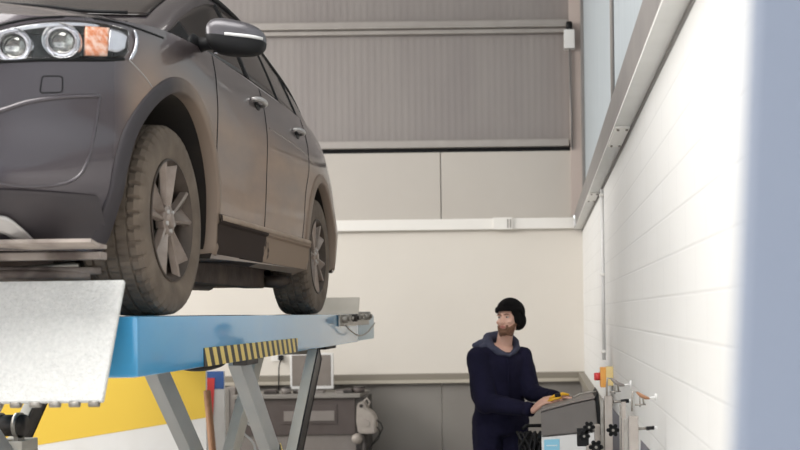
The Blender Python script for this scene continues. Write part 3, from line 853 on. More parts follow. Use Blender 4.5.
    tube(bm, [Vector((mc.x + t, mc.y - .0735 * (1 - .25 * ((t / .125 + 1) / 2)) + .02 * ((t / .125 + 1) / 2) + (0 if t < .08 else (t - .08) * .8), mc.z - .002 - .02 * ((t / .125 + 1) / 2))) for t in (-.03, 0, .03, .06, .09, .112)], .007, seg=8); mir(bm)
    obj('indicator_strip', bm, M['white'], mr_, smooth=True)
    bm = bmesh.new(); tube(bm, [(.855, mc.y + .05, 1.125), (.91, mc.y + .03, 1.13), (.98, mc.y, 1.13)], [.034, .027, .03], seg=10); mir(bm)
    obj('mirror_arm', bm, M['black'], mr_, smooth=True)
    bm = bmesh.new(); sph(bm, (.865, mc.y + .04, 1.12), (.022, .085, .052), 3); mir(bm); obj('mirror_foot', bm, M['black'], mr_, smooth=True)
    bm = bmesh.new(); box2(bm, (.93, mc.y + .068, mc.z - .06), (1.12, mc.y + .078, mc.z + .045), bevel=.004); mir(bm); obj('mirror_glass', bm, M['chrome'], mr_)

# recess for the lamps cut into the nose
def recess(top, bot, o_out, o_in):
    T, B = resample(top, 40), resample(bot, 40)
    bms = bmesh.new()
    for sgn in (1, -1):
        L1, L2 = [], []
        for j in range(9):
            k = j / 8
            L1.append([hit(a[0] * (1 - k) + b[0] * k, a[1] * (1 - k) + b[1] * k, o_out, sgn) for a, b in zip(T, B)])
            L2.append([hit(a[0] * (1 - k) + b[0] * k, a[1] * (1 - k) + b[1] * k, o_in, sgn) for a, b in zip(T, B)])
        bm = bmesh.new()
        A = grid(bm, L1, mi=1); C_ = grid(bm, L2, mi=1)
        ra = [*A[0], *[r[-1] for r in A[1:]], *A[-1][-2::-1], *[r[0] for r in A[-2:0:-1]]]
        rb = [*C_[0], *[r[-1] for r in C_[1:]], *C_[-1][-2::-1], *[r[0] for r in C_[-2:0:-1]]]
        n = len(ra)
        for i in range(n): bm.faces.new((ra[i], ra[(i + 1) % n], rb[(i + 1) % n], rb[i])).material_index = 1
        bmesh.ops.recalc_face_normals(bm, faces=bm.faces)
        mt = bpy.data.meshes.new('t'); bm.to_mesh(mt); bms.from_mesh(mt); bpy.data.meshes.remove(mt); bm.free()
    c = obj('cutter', bms, [M['paint'], M['well']]); c.parent = car
    md = body.modifiers.new('lamp', 'BOOLEAN'); md.object = c; md.operation = 'DIFFERENCE'; md.solver = 'EXACT'
    bpy.context.view_layer.update()
    me = bpy.data.meshes.new_from_object(body.evaluated_get(bpy.context.evaluated_depsgraph_get()))
    body.modifiers.clear(); old = body.data; body.data = me; me.name = 'body_shell'
    cm = c.data; bpy.data.objects.remove(c); bpy.data.meshes.remove(cm); bpy.data.meshes.remove(old)
    me.polygons.foreach_set('use_smooth', [True] * len(me.polygons)); me.set_sharp_from_angle(angle=math.radians(35))
recess(LAMP_TOP, LAMP_BOT, .04, -.085)

# windscreen, rear window, sail panel, wipers
def down(x, y, off=0, sgn=1):
    h = BVH.ray_cast(Vector((x, y, 3)), Vector((0, 0, -1)))
    n = h[1] if h[1].z > 0 else -h[1]
    return h[0] + n * off
patch('windscreen', [(-.56, -.34), (0, -.30), (.56, -.34)], [(-.66, -1.10), (-.35, -1.16), (0, -1.18), (.35, -1.16), (.66, -1.10)], down, M['glass_dark'], car, nu=30, nv=14, off=.005)
patch('rear_window', [(-.48, 1.72), (.48, 1.72)], [(-.50, 2.08), (.50, 2.08)], down, M['glass_dark'], car, nu=20, nv=8, off=.005)
for sgn in (1, -1):
    patch('sail_panel', [(-1.175, 1.16), (-.96, 1.262)], [(-1.19, 1.13), (-.96, 1.15)], side, M['black_trim'], car, nu=10, nv=6, off=.008, sgn=sgn)
for x0 in (-.5, .1):
    bm = bmesh.new(); tube(bm, [down(x0 + .1 * i, -1.20 + .012 * i, .02) for i in range(6)], .007); obj('wiper', bm, M['black'], car)
# grille, badge area, plate, fog pockets (front centre)
def front(x, z, off=0, sgn=1):
    h = BODY_BVH.ray_cast(Vector((x, -4, z)), Vector((0, 1, 0)))
    n = h[1] if h[1].y < 0 else -h[1]
    return h[0] + n * off
patch('radiator_grille', [(-.40, .90), (0, .93), (.40, .90)], [(-.34, .70), (0, .67), (.34, .70)], front, M['lamp_black'], car, off=.006)
for k in range(5):
    z = .71 + .042 * k
    bm = bmesh.new(); tube(bm, [front(-.34 + .068 * i, z, .014) for i in range(11)], .006); obj('grille_bar', bm, M['chrome'], car)
patch('lower_intake', [(-.42, .50), (0, .51), (.42, .50)], [(-.36, .41), (0, .40), (.36, .41)], front, M['lamp_black'], car, off=.006)
bm = bmesh.new(); p = front(0, .56, .02); box2(bm, (-.26, p.y - .01, .53), (.26, p.y + .01, .64), bevel=.004); obj('number_plate', bm, M['white'], car)
# tail lamps
for sgn in (1, -1):
    patch('tail_lamp', [(2.06, 1.04), (2.2, 1.03)], [(2.06, .90), (2.2, .90)], side, M['red'], car, nu=10, nv=6, off=.006, sgn=sgn)

# ---- underside
bm = bmesh.new()
rows = [[(x, y, z) for x in (-.84, -.4, 0, .4, .84)] for y, z in ((-2.13, .252), (-2.08, .242), (-2.0, .238))]
grid(bm, rows, smooth=False); o = obj('front_undertray', bm, M['undertray'], car); o.modifiers.new('t', 'SOLIDIFY').thickness = .012
bm = bmesh.new(); box2(bm, (-.60, -1.88, .198), (.77, -1.82, .225), bevel=.006); obj('front_crossmember', bm, M['undertray'], car)
for k_, (xa_, xb_, za_, zb_) in enumerate(((-.5, .62, .150, .185), (-.2, .70, .195, .165), (.1, .66, .175, .15))):
    bm = bmesh.new(); tube(bm, [(xa_, -1.72 - .03 * k_, za_), ((xa_ + xb_) / 2, -1.75 - .02 * k_, (za_ + zb_) / 2 - .01), (xb_, -1.70, zb_)], .011 + .003 * k_); obj('steering_rod', bm, M['undertray' if k_ else 'steel'], car, smooth=True)
bm = bmesh.new(); box2(bm, (-.52, -1.68, .15), (.52, -1.15, .24), bevel=.03); obj('subframe', bm, M['under'], car)
for sgn in (1, -1):
    bm = bmesh.new(); tube(bm, [(sgn * .40, -1.50, .20), (sgn * .55, -1.44, .20), (sgn * .70, -1.40, .22)], [.045, .035, .028]); obj('control_arm', bm, M['under'], car, smooth=True)
    bm = bmesh.new(); tube(bm, [(sgn * .35, 1.25, .24), (sgn * .55, 1.30, .25), (sgn * .70, 1.38, .27)], [.045, .035, .028]); obj('rear_arm', bm, M['under'], car, smooth=True)
    bm = bmesh.new(); box2(bm, (sgn * .50, -.98, .16), (sgn * .62, .95, .275), bevel=.012); obj('chassis_rail', bm, M['under'], car)
    bm = bmesh.new(); cyl(bm, (sgn * .55, -AX, .37), (sgn * .74, -AX, .37), .035); obj('drive_shaft', bm, M['under'], car)
    bm = bmesh.new(); cyl(bm, (sgn * .10, AX, .37), (sgn * .74, AX, .37), .035); obj('drive_shaft', bm, M['under'], car)
bm = bmesh.new(); tube(bm, [(.22, -1.2, .17), (.22, -.3, .175), (.30, .3, .175), (.30, .9, .18)], .032); obj('exhaust_pipe', bm, M['exhaust'], car, smooth=True)
bm = bmesh.new(); sph(bm, (.30, .62, .20), (.12, .34, .055), 3); obj('silencer', bm, M['exhaust'], car, smooth=True)
bm = bmesh.new(); box2(bm, (-.46, -.9, .155), (.16, .7, .27), bevel=.03); obj('fuel_tank', bm, M['under'], car)
bm = bmesh.new(); box2(bm, (-.60, 1.02, .17), (.60, 1.18, .25), bevel=.03); obj('rear_subframe', bm, M['under'], car)
bm = bmesh.new(); tube(bm, [(.62, .95, .20), (.70, 1.0, .20), (.74, 1.04, .21)], [.035, .042, .03], seg=12); obj('trailing_arm_bush', bm, M['exhaust'], car, smooth=True)

# ---- wheels
def wheel(name):
    w = empty(name); w.parent = car
    # local: axle = X, outer face at +X; width .235 from x=-.235 to 0
    hw = .1175
    prof = [(-.90, .232), (-.98, .262), (-1.03, .300), (-1.00, .335), (-.93, .356), (-.80, .367)]
    tread = []
    xs = [-.80, -.62, -.60, -.56, -.54, -.24, -.22, -.17, -.15, .15, .17, .22, .24, .54, .56, .60, .62, .80]
    rs = [.3670, .3695, .3615, .3615, .3700, .3708, .3625, .3625, .3712, .3712, .3625, .3625, .3708, .3700, .3615, .3615, .3695, .3670]
    p = prof[:-1] + list(zip(xs, rs)) + [(-a, b) for a, b in prof[:-1][::-1]]
    n = 252
    bm = bmesh.new(); rows = []
    for a, r in p:
        row = []
        for i in range(n):
            t = 2 * PI * i / n
            rr = r
            ph = (i + (4 if a > 0 else 0) + int(abs(a) * 3)) % 6
            if abs(a) >= .60 and abs(a) <= .95 and r > .35 and ph in (0,): rr -= .013
            elif r > .366 and abs(a) < .6 and (i + int(a * 8)) % 6 == 0: rr -= .006
            row.append(Vector((a * hw - hw, math.cos(t) * rr, math.sin(t) * rr)))
        rows.append(row)
    grid(bm, rows, closed=True)
    bmesh.ops.recalc_face_normals(bm, faces=bm.faces)
    obj('tyre', bm, M['tyre'], w, smooth=True, angle=28)
    # rim barrel
    bm = bmesh.new()
    prof = [(-.23, .236), (-.225, .222), (-.12, .205), (-.055, .205), (-.030, .214), (-.012, .226), (-.002, .234), (-.004, .240), (-.014, .240)]
    grid(bm, [[Vector((a, math.cos(2*PI*i/72) * r, math.sin(2*PI*i/72) * r)) for i in range(72)] for a, r in prof], closed=True)
    bmesh.ops.recalc_face_normals(bm, faces=bm.faces)
    obj('rim_barrel', bm, M['rimb'], w, smooth=True, angle=50)
    bm = bmesh.new(); cyl(bm, (-.11, 0, 0), (-.10, 0, 0), .175, seg=40); obj('brake_disc', bm, M['disc'], w)
    bm = bmesh.new(); cyl(bm, (-.20, 0, 0), (-.16, 0, 0), .204, seg=40); obj('back_plate', bm, M['rimdark'], w)
    bm = bmesh.new(); box2(bm, (-.135, .07, -.08), (-.075, .17, .08), bevel=.015); obj('brake_caliper', bm, M['darksteel'], w)
    for k in range(5):
        A = PI / 2 + 2 * PI * k / 5 
        bm = bmesh.new()
        # one twin spoke: two blades meeting in a groove; section rows along the radius
        rows = []
        for j in range(11):
            t = j / 10; r = .045 + t * (.229 - .045)
            w_in = .013 + .007 * t; spread = .015 + .050 * t ** 1.15; dep = -.017 + .012 * t ** 2 + .010 * math.sin(PI * t) * .4
            rows.append([(r, -spread - w_in * .8, dep - .026), (r, -spread - w_in * .4, dep - .004), (r, -spread + w_in * .2, dep), (r, -spread * .45, dep - .012 - .006 * t), (r, 0, dep - .026 - .006 * t),
                         (r, spread * .45, dep - .012 - .006 * t), (r, spread - w_in * .2, dep), (r, spread + w_in * .4, dep - .004), (r, spread + w_in * .8, dep - .026), (r, 0, dep - .05)])
        ca, sa = math.cos(A), math.sin(A)
        R3 = [[Vector((q[2], q[0] * ca - q[1] * sa, q[0] * sa + q[1] * ca)) for q in row] for row in rows]
        grid(bm, R3, closed=True)
        bmesh.ops.holes_fill(bm, edges=[e for e in bm.edges if e.is_boundary], sides=0)
        bmesh.ops.recalc_face_normals(bm, faces=bm.faces)
        obj('spoke', bm, M['rim'], w, smooth=True, angle=35)
        bm = bmesh.new(); b = A + PI / 5
        cyl(bm, (-.04, .036 * math.cos(b) * 1.1, .036 * math.sin(b) * 1.1), (-.010, .036 * math.cos(b) * 1.1, .036 * math.sin(b) * 1.1), .0095, seg=6); obj('wheel_nut', bm, M['satin'], w)
    bm = bmesh.new()
    prof = [(-.05, .066), (-.022, .062), (-.016, .054), (-.016, .036), (-.008, .031), (-.004, .02), (-.003, .001)]
    grid(bm, [[Vector((a, math.cos(2*PI*i/32) * r, math.sin(2*PI*i/32) * r)) for i in range(32)] for a, r in prof], closed=True)
    bmesh.ops.recalc_face_normals(bm, faces=bm.faces)
    obj('hub', bm, M['rim'], w, smooth=True, angle=40)
    return w
w0 = wheel('wheel')
def copy_tree(o, parent):
    c = o.copy(); COL.objects.link(c); c.parent = parent
    for ch in list(o.children): copy_tree(ch, c)
    return c
TRK = .863
spots = [(TRK, -AX, 0), (TRK, AX, .5), (-TRK, -AX, .3), (-TRK, AX, .9)]
for i, (x, y, r) in enumerate(spots):
    w = w0 if i == 0 else copy_tree(w0, car)
    w.location = (x, y, WR + .001)
    w.rotation_euler = (r, 0, 0) if x > 0 else (r, 0, PI)

# ================================================================== THE LIFT
PZ = 1.705
lift = empty('scissor_lift', (-2.3, 6.4, 0), 'blue drive-on scissor lift holding the SUV at head height', 'car lift')
def lp(x, y, z): return (x + 2.3, y - 6.4, z)
def lbox(bm, a, b, **k): return box2(bm, lp(*a), lp(*b), **k)
Y0, Y1 = 3.80, 8.35
def platform(x0, x1):
    bm = bmesh.new(); lbox(bm, (x0, Y0, PZ - .215), (x1, Y1, PZ), bevel=.022)
    pl = obj('platform', bm, M['blue'], lift, smooth=True, angle=50)
    bm = bmesh.new(); lbox(bm, (x0 + .03, Y1 + .003, PZ - .205), (x1 - .0, Y1 + .75, PZ - .012), bevel=.006)
    obj('platform_extension', bm, M['paleblue'], lift, smooth=True, angle=40)
    # front flap, leaning, its hinge pins along the lower edge
    q = [(Y0 - .235, PZ - .275), (Y0 - .035, PZ + .125), (Y0 - .018, PZ + .117), (Y0 - .218, PZ - .283)]
    xa, xb = (x0, x1 - .032)
    bm = bmesh.new()
    prism(bm, [(a - 6.4, b) for a, b in q], 'x', xa + 2.3, xb + 2.3)
    bmesh.ops.bevel(bm, geom=list(bm.edges), offset=.004, segments=1, affect='EDGES')
    fl = obj('ramp_flap', bm, M['flap'], lift)
    for k in range(9):
        xx = xa + .03 + (xb - xa - .06) * k / 8
        bm = bmesh.new(); cyl(bm, lp(xx - .016, Y0 - .226, PZ - .284), lp(xx + .016, Y0 - .226, PZ - .284), .011, seg=10)
        obj('hinge_knuckle', bm, M['steel'], fl)
    for xx in (xa + .08, xb - .08):
        bm = bmesh.new(); lbox(bm, (xx - .015, Y0 - .09, PZ - .17), (xx + .015, Y0 + .01, PZ - .14)); obj('flap_bracket', bm, M['steel'], lift)
    # rear wheel stop
    if x1 < -2.1: return pl
    bm = bmesh.new()
    q = [(Y1 + .22, PZ + .0), (Y1 + .30, PZ + .130), (Y1 + .315, PZ + .127), (Y1 + .24, PZ + .0)]
    prism(bm, [(a - 6.4, b) for a, b in q], 'x', x0 + 2.34, x1 + 2.26)
    obj('rear_stop_flap', bm, M['legc'], lift)
    bm = bmesh.new(); cyl(bm, lp(x0 + .02, Y1 + .37, PZ - .0), lp(x1 + .03, Y1 + .37, PZ - .0), .016, seg=12); obj('stop_pivot_shaft', bm, M['steel'], lift)
    return pl
p1 = platform(-2.00, -1.40)
platform(-3.42, -2.74)
# hazard stripes plate on the visible flank
bm = bmesh.new(); lbox(bm, (-1.3995, 4.53, PZ - .213), (-1.3965, 6.25, PZ - .135)); obj('hazard_stripe_plate', bm, M['stripes'], lift)
# hinge fittings at the far end of the platform
for k, (yy, zz, rr, L) in enumerate(((7.62, -.035, .030, .05), (7.80, -.032, .026, .04), (8.0, -.030, .028, .05), (8.25, -.028, .022, .04), (8.6, -.02, .03, .05))):
    bm = bmesh.new(); cyl(bm, lp(-1.42, yy, PZ + zz), lp(-1.40 + L, yy, PZ + zz), rr, seg=6 if k % 2 else 14)
    cyl(bm, lp(-1.40 + L, yy, PZ + zz), lp(-1.385 + L, yy, PZ + zz), rr * .55, seg=10)
    obj('anchor_bolt', bm, M['steel'] if k != 2 else M['darksteel'], lift)
bm = bmesh.new(); lbox(bm, (-1.398, 7.5, PZ - .085), (-1.385, 8.75, PZ - .005), bevel=.003); obj('anchor_plate', bm, M['steel'], lift)
bm = bmesh.new(); tube(bm, [lp(-1.37, 7.6 + .17 * i, PZ - .075 - (.09 * math.sin(PI * i / 8))) for i in range(9)], .005); obj('safety_wire', bm, M['steel'], lift)
bm = bmesh.new(); lbox(bm, (-1.75, 7.25, PZ - .235), (-1.43, 7.6, PZ - .2), bevel=.01); obj('slide_block', bm, M['black'], lift)
# scissor arms
def arm(x, a, b, w, h, m, name='scissor_arm'):
    """box section from (y,z) a to b at lateral position x"""
    a, b = Vector((0, *a)), Vector((0, *b)); d = (b - a); L = d.length; ang = math.atan2(d.z, d.y)
    bm = bmesh.new()
    box(bm, lp(x, (a.y + b.y) / 2, (a.z + b.z) / 2), (w, L, h), Euler((ang, 0, 0)).to_matrix().to_4x4(), bevel=.008)
    return obj(name, bm, m, lift, smooth=True, angle=40)
CZm = CAMZ
def zB(y): return CZm - .23 - .86 * (y - 5.54)
def zC(y): return CZm - .24 - .90 * (7.03 - y)
for xs, tag_ in (((-1.535, -1.97), 'r'), ((-3.04, -3.30), 'l')):
    for i, x in enumerate(xs):
        arm(x, (5.50, zB(5.50)), (7.15, zB(7.15)), .065, .135, M['leg'])
        xx = x + .072 if (tag_ == 'r' and i == 0) else x - .068
        if tag_ == 'r' and i == 1: xx = x + .14
        ca_ = arm(xx, (7.05, zC(7.05)), (5.48, zC(5.48)), .06, .13, M['legc'])
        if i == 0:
            st_ = arm(xx + .0325, (7.03, zC(7.03)), (5.52, zC(5.52)), .004, .12, M['darksteel'], 'shade_strip')  # dark strip added over the arm's lit side face so it reads shaded
    xm = (xs[0] + xs[1]) / 2
    yc = (5.50 + 7.16) / 2 + .02
    for (ys, zs_) in ((5.50, zB(5.50)), (7.05, zC(7.05)), (6.35, zB(6.35)), (7.15, zB(7.15)), (5.48, zC(5.48))):
        bm = bmesh.new(); cyl(bm, lp(xs[1] - .08, ys, zs_), lp(xs[0] + .06, ys, zs_), .03, seg=16); obj('pivot_shaft', bm, M['steel'], lift)
    bm = bmesh.new(); lbox(bm, (xs[1] - .16, 5.0, 0), (xs[0] + .12, 7.6, .10), bevel=.01); obj('lift_base', bm, M['legc'], lift)
    for yy in (5.62, 7.12):
        bm = bmesh.new(); lbox(bm, (xs[1] - .09, yy - .07, .10), (xs[0] + .07, yy + .07, zB(7.15) if yy > 6.5 else zC(5.48)), bevel=.01); obj('base_bracket', bm, M['leg'], lift)
    # hydraulic cylinder
    if tag_ == 'r': xm = -1.80
    bm = bmesh.new(); cyl(bm, lp(xm, 6.95, .22), lp(xm, 6.5, .55), .055, seg=20); cyl(bm, lp(xm, 6.5, .55), lp(xm, 6.25, .75), .03, seg=16)
    obj('hydraulic_cylinder', bm, M['darksteel'], lift)
# stripe tag and pad on the near arm
bm = bmesh.new(); box(bm, lp(-1.472, 6.19, zB(6.19) + .0), (.004, .20, .035), Euler((-.71, 0, 0)).to_matrix().to_4x4()); obj('arm_stripe_tag', bm, M['stripes'], lift)
# rubber pad, bracket and hoses under the platform
bm = bmesh.new(); sph(bm, lp(-1.50, 4.85, PZ - .215), (.07, .25, .03), 3); obj('rubber_bumper', bm, M['black'], lift, smooth=True)
bm = bmesh.new(); lbox(bm, (-1.50, 5.30, PZ - .245), (-1.43, 5.52, PZ - .20), bevel=.01); obj('arm_pivot_block', bm, M['darksteel'], lift)
bm = bmesh.new(); tube(bm, smoothpath([lp(-1.82, 6.7, 1.20), lp(-1.80, 6.7, 1.08), lp(-1.84, 6.7, 1.0), lp(-1.78, 6.75, .9), lp(-1.80, 6.8, .7)], 24), .007); obj('hydraulic_hose', bm, M['white'], lift, smooth=True)
bm = bmesh.new(); tube(bm, smoothpath([lp(-1.78, 6.75, 1.18), lp(-1.87, 6.75, 1.08), lp(-1.74, 6.8, .95), lp(-1.78, 6.8, .7)], 24), .006); obj('hydraulic_hose', bm, M['white'], lift, smooth=True)
# lock cylinder between the far arms (seen at the lower left)
for x0, x1 in ((-3.29, -3.06),):
    z = CAMZ - .61
    bm = bmesh.new(); cyl(bm, lp(-3.20, 6.30, z), lp(-2.975, 6.30, z), .062, seg=24); obj('lock_cylinder', bm, M['darksteel'], lift, smooth=True)
    for xx in (-3.01, -3.12):
        bm = bmesh.new(); cyl(bm, lp(xx - .012, 6.30, z), lp(xx + .012, 6.30, z), .074, seg=24); lbox(bm, (xx - .012, 6.26, z - .35), (xx + .012, 6.34, z)); obj('cylinder_clamp', bm, M['steel'], lift)
    bm = bmesh.new(); lbox(bm, (-3.30, 6.25, z - .32), (-2.97, 6.45, z - .085), bevel=.01); obj('lock_bracket', bm, M['legc'], lift)
    bm = bmesh.new(); tube(bm, smoothpath([lp(-3.11, 6.27, z + .06), lp(-3.08, 6.25, z + .14), lp(-3.01, 6.28, z + .16), lp(-2.96, 6.35, z + .12)], 16), .006); obj('air_line', bm, M['white'], lift, smooth=True)

# ================================================================== THINGS BEHIND THE LIFT
# yellow and white panel
t = empty('display_panel', (-3.7, 9.35, 0), 'large yellow and white panel standing behind the lift arms at the left', 'panel')
xr = pix(206, 400, 9.35).x + 3.7
def zat(u, v, d): return pix(u, v, d).z
xl = -1.4
bm = bmesh.new()
box2(bm, (xl, 0, .05), (xr, .04, 1.55), bevel=.004)
obj('board', bm, M['white'], t)
zr_, zl_ = zat(205, 417.5, 9.35), zat(50, 443, 9.35)
sl = (zr_ - zl_) / (pix(205, 417.5, 9.35).x - pix(50, 443, 9.35).x)
bm = bmesh.new(); prism(bm, [(xl, 1.548), (xr, 1.548), (xr, zr_), (xl, zr_ + sl * (xl - xr))], 'y', -.003, 0.001)
obj('yellow_field', bm, M['ygrey'], t)
for x in (xl + .2, xr - .2):
    bm = bmesh.new(); box2(bm, (x - .03, -.2, 0), (x + .03, .25, .05), bevel=.004); obj('foot', bm, M['darksteel'], t)
# blue / red / white banner board
D = 10.0
c0, c1 = pix(203, 372, D), pix(224, 372, D)
t = empty('banner_board', ((c0.x + c1.x) / 2 - .06, D, 0), 'narrow banner board in blue, red and white beside the yellow panel', 'banner')
w = (c1.x - (c0.x - .12)) / 2
zt = zat(214, 371, D)
bm = bmesh.new(); box2(bm, (-w, 0, .03), (w, .03, zt), bevel=.003); obj('board', bm, M['white'], t)
bm = bmesh.new(); box2(bm, (-w + .002, -.004, zat(214, 389, D)), (w - .002, .001, zt - .002)); obj('blue_field', bm, M['bannerblue'], t)
ox = (c0.x + c1.x) / 2 - .06
bm = bmesh.new(); prism(bm, [(pix(203, 378, D).x - ox, zat(203, 378, D)), (pix(215, 378, D).x - ox, zat(215, 378, D)), (pix(213, 420, D).x - ox, zat(213, 420, D)), (pix(203, 420, D).x - ox, zat(203, 420, D))], 'y', -.008, -.004); obj('red_field', bm, M['red'], t)
bm = bmesh.new(); box2(bm, (-w - .02, -.15, 0), (w + .02, .15, .03), bevel=.004); obj('foot', bm, M['darksteel'], t)
# broom handle leaning in front of it
D = 9.05
a, b = pix(207, 391, D), pix(224, 500, D)
base = Vector((b.x + (a.x - b.x) * (-b.z / (a.z - b.z)) + .02, D - .3, 0))
t = empty('broom', base, 'wooden broom leaning against the red and blue banner', 'broom')
bm = bmesh.new(); tube(bm, [Vector((0, 0, .06)), Vector((a.x - base.x, .3, a.z))], .030, seg=12); obj('handle', bm, M['wood'], t)
bm = bmesh.new(); box2(bm, (-.16, -.04, .03), (.16, .04, .09), bevel=.01); box2(bm, (-.15, -.035, 0), (.15, .035, .03)); obj('brush_head', bm, M['darksteel'], t)

# ---- bench with dark cabinet against the back wall
BD = 11.6
def bx_(u): return pix(u, 400, BD).x
def bz_(v): return pix(300, v, BD).z
t = empty('tool_cabinet', (bx_(292), BD, 0), 'wide dark brown tool cabinet against the back wall, under the monitor', 'cabinet')
X0 = bx_(292)
xa, xb = bx_(236) - X0, bx_(355) - X0
bm = bmesh.new(); box2(bm, (xa, 0, bz_(435)), (xb, .6, bz_(398)), bevel=.01); obj('drawer_housing', bm, M['cabinet'], t)
bm = bmesh.new(); box2(bm, (bx_(281) - X0, -.012, bz_(424)), (bx_(337) - X0, .0, bz_(405)), bevel=.004); dr = obj('drawer', bm, M['cabinet'], t)
bm = bmesh.new(); box2(bm, (bx_(284) - X0, -.022, bz_(421)), (bx_(334.5) - X0, -.010, bz_(411)), bevel=.003); obj('label_plate', bm, M['cabinet2'], dr)
bm = bmesh.new(); box2(bm, (xa, .03, .0), (xb + .03, .58, bz_(435) - .002), bevel=.01); obj('base_cupboard', bm, M['cabinet2'], t)
bm = bmesh.new(); box2(bm, (xa - .03, -.05, bz_(398)), (xb + .06, .62, bz_(394.5)), bevel=.006); obj('worktop', bm, M['dado'], t)
bm = bmesh.new(); box2(bm, (xb + .002, -.0, 0), (xb + .10, .5, bz_(398) - .002), bevel=.006); obj('side_pillar', bm, M['darksteel'], t)
# clutter on the worktop
zt = bz_(394.5)
for i, (u, v, w_, h_, m) in enumerate(((268, 394, .14, .045, 'darksteel'), (283, 394, .10, .06, 'cabinet2'), (296, 394, .12, .04, 'darksteel'), (338, 394, .09, .035, 'cabinet2'), (346, 394, .10, .045, 'darksteel'), (357, 394, .12, .06, 'cabinet'))):
    names = ['socket_tray', 'oil_tin', 'spanner_roll', 'parts_tray', 'drill_case', 'grease_tub']
    labs = ['low dark tray on the cabinet worktop left of the monitor', 'small grey tin on the cabinet worktop near the plug cable', 'dark tool roll on the worktop left of the monitor foot', 'small grey tray on the worktop right of the monitor', 'dark case on the worktop right of the small grey tray', 'dark tub at the right end of the cabinet worktop']
    cats = ['tray', 'tin', 'tool roll', 'tray', 'case', 'tub']
    e = empty(names[i], (bx_(u), BD + .15, zt + .0005), labs[i], cats[i])
    if i in (1, 5):
        bm = bmesh.new(); cyl(bm, (0, 0, 0), (0, 0, h_), w_ / 2, seg=20); obj('tub_body', bm, M[m], e)
        bm = bmesh.new(); cyl(bm, (0, 0, h_), (0, 0, h_ + .008), w_ / 2 + .004, seg=20); obj('lid', bm, M['darksteel'], e)
    elif i == 2:
        bm = bmesh.new(); cyl(bm, (-w_ / 2, 0, h_ / 2), (w_ / 2, 0, h_ / 2), h_ / 2, seg=16); obj('roll', bm, M[m], e)
        bm = bmesh.new(); cyl(bm, (-.01, 0, h_ / 2), (.01, 0, h_ / 2), h_ / 2 + .002, seg=16); obj('strap', bm, M['cabinet2'], e)
    else:
        bm = bmesh.new(); box2(bm, (-w_ / 2, -.06, 0), (w_ / 2, .06, h_ * .7), bevel=.006); obj('tray_body', bm, M[m], e)
        bm = bmesh.new(); box2(bm, (-w_ / 2 + .01, -.05, h_ * .7), (w_ / 2 - .01, .05, h_), bevel=.004); obj('lid', bm, M['cabinet'], e)
# monitor
MD = BD + .25
def mx_(u): return pix(u, 370, MD).x
def mz_(v): return pix(311, v, MD).z
t = empty('computer_monitor', (mx_(311.5), MD, zt + .0005), 'white framed monitor with grey screen on the cabinet in front of the back wall', 'monitor')
X0 = mx_(311.5); Z0 = zt + .0005
x0, x1, z0, z1 = mx_(290) - X0, mx_(333) - X0, mz_(389) - Z0, mz_(353) - Z0
bm = bmesh.new(); box2(bm, (x0, 0, z0), (x1, .045, z1), bevel=.008); box2(bm, (x0 + .06, .045, z0 + .05), (x1 - .06, .14, z1 - .05), bevel=.02); obj('housing', bm, M['white'], t, smooth=True, angle=40)
bm = bmesh.new(); box2(bm, (x0 + .022, -.004, z0 + .034), (x1 - .022, .002, z1 - .022)); obj('screen', bm, M['screen'], t)
bm = bmesh.new(); box2(bm, (-.05, .02, .015), (.05, .07, z0 + .02), bevel=.006); obj('stand', bm, M['cabinet2'], t)
bm = bmesh.new(); box2(bm, (-.13, -.06, 0), (.13, .14, .016), bevel=.006); obj('foot', bm, M['cabinet2'], t)
# electric motor / gearbox unit hung on the cabinet end
t = empty('compressor_motor', (bx_(364), BD - .12, 0), 'pale cast motor unit on a stand at the right end of the dark cabinet', 'motor')
X0 = bx_(364)
def q_(u, v, y=0): return Vector((bx_(u) - X0, y, bz_(v)))
bm = bmesh.new(); prism(bm, [(q_(u, v).x, q_(u, v).z) for u, v in ((360, 404), (363, 401), (368, 403), (369, 408), (374, 411), (378, 417), (378, 432), (370, 433), (361, 432), (359, 420))], 'y', -.09, .09)
bmesh.ops.bevel(bm, geom=list(bm.edges), offset=.012, segments=2, affect='EDGES'); obj('casing', bm, M['motor'], t, smooth=True, angle=40)
bm = bmesh.new(); cyl(bm, q_(369, 422, -.105), q_(369, 422, -.088), .035, seg=20); obj('end_cap', bm, M['motor'], t)
bm = bmesh.new(); sph(bm, q_(359, 438), (.062, .06, .055), 3); obj('filter_bowl', bm, M['motor'], t, smooth=True)
bm = bmesh.new(); cyl(bm, q_(364.5, 405, -.10), q_(364.5, 405, -.085), .02, seg=14); obj('port', bm, M['darksteel'], t)
bm = bmesh.new(); tube(bm, [q_(365, 402, -.02), q_(369, 398, -.02), q_(372, 402, -.02), q_(370, 407, -.02)], .010); obj('pipe_bend', bm, M['motor'], t, smooth=True)
bm = bmesh.new(); cyl(bm, (0.02, 0, 0), (0.02, 0, bz_(433)), .03, seg=12); cyl(bm, (.02, 0, 0), (.02, 0, .02), .12, seg=20); obj('stand_post', bm, M['darksteel'], t)
bm = bmesh.new(); tube(bm, [q_(378, 420), q_(382, 423), q_(384, 428), q_(381, 434), q_(376, 440), q_(372, 446)], .006); obj('cable', bm, M['black'], t, smooth=True)
bm = bmesh.new(); tube(bm, [q_(377, 426), q_(381, 430), q_(380, 438), q_(371, 447), q_(366, 470)], .006); obj('cable', bm, M['black'], t, smooth=True)
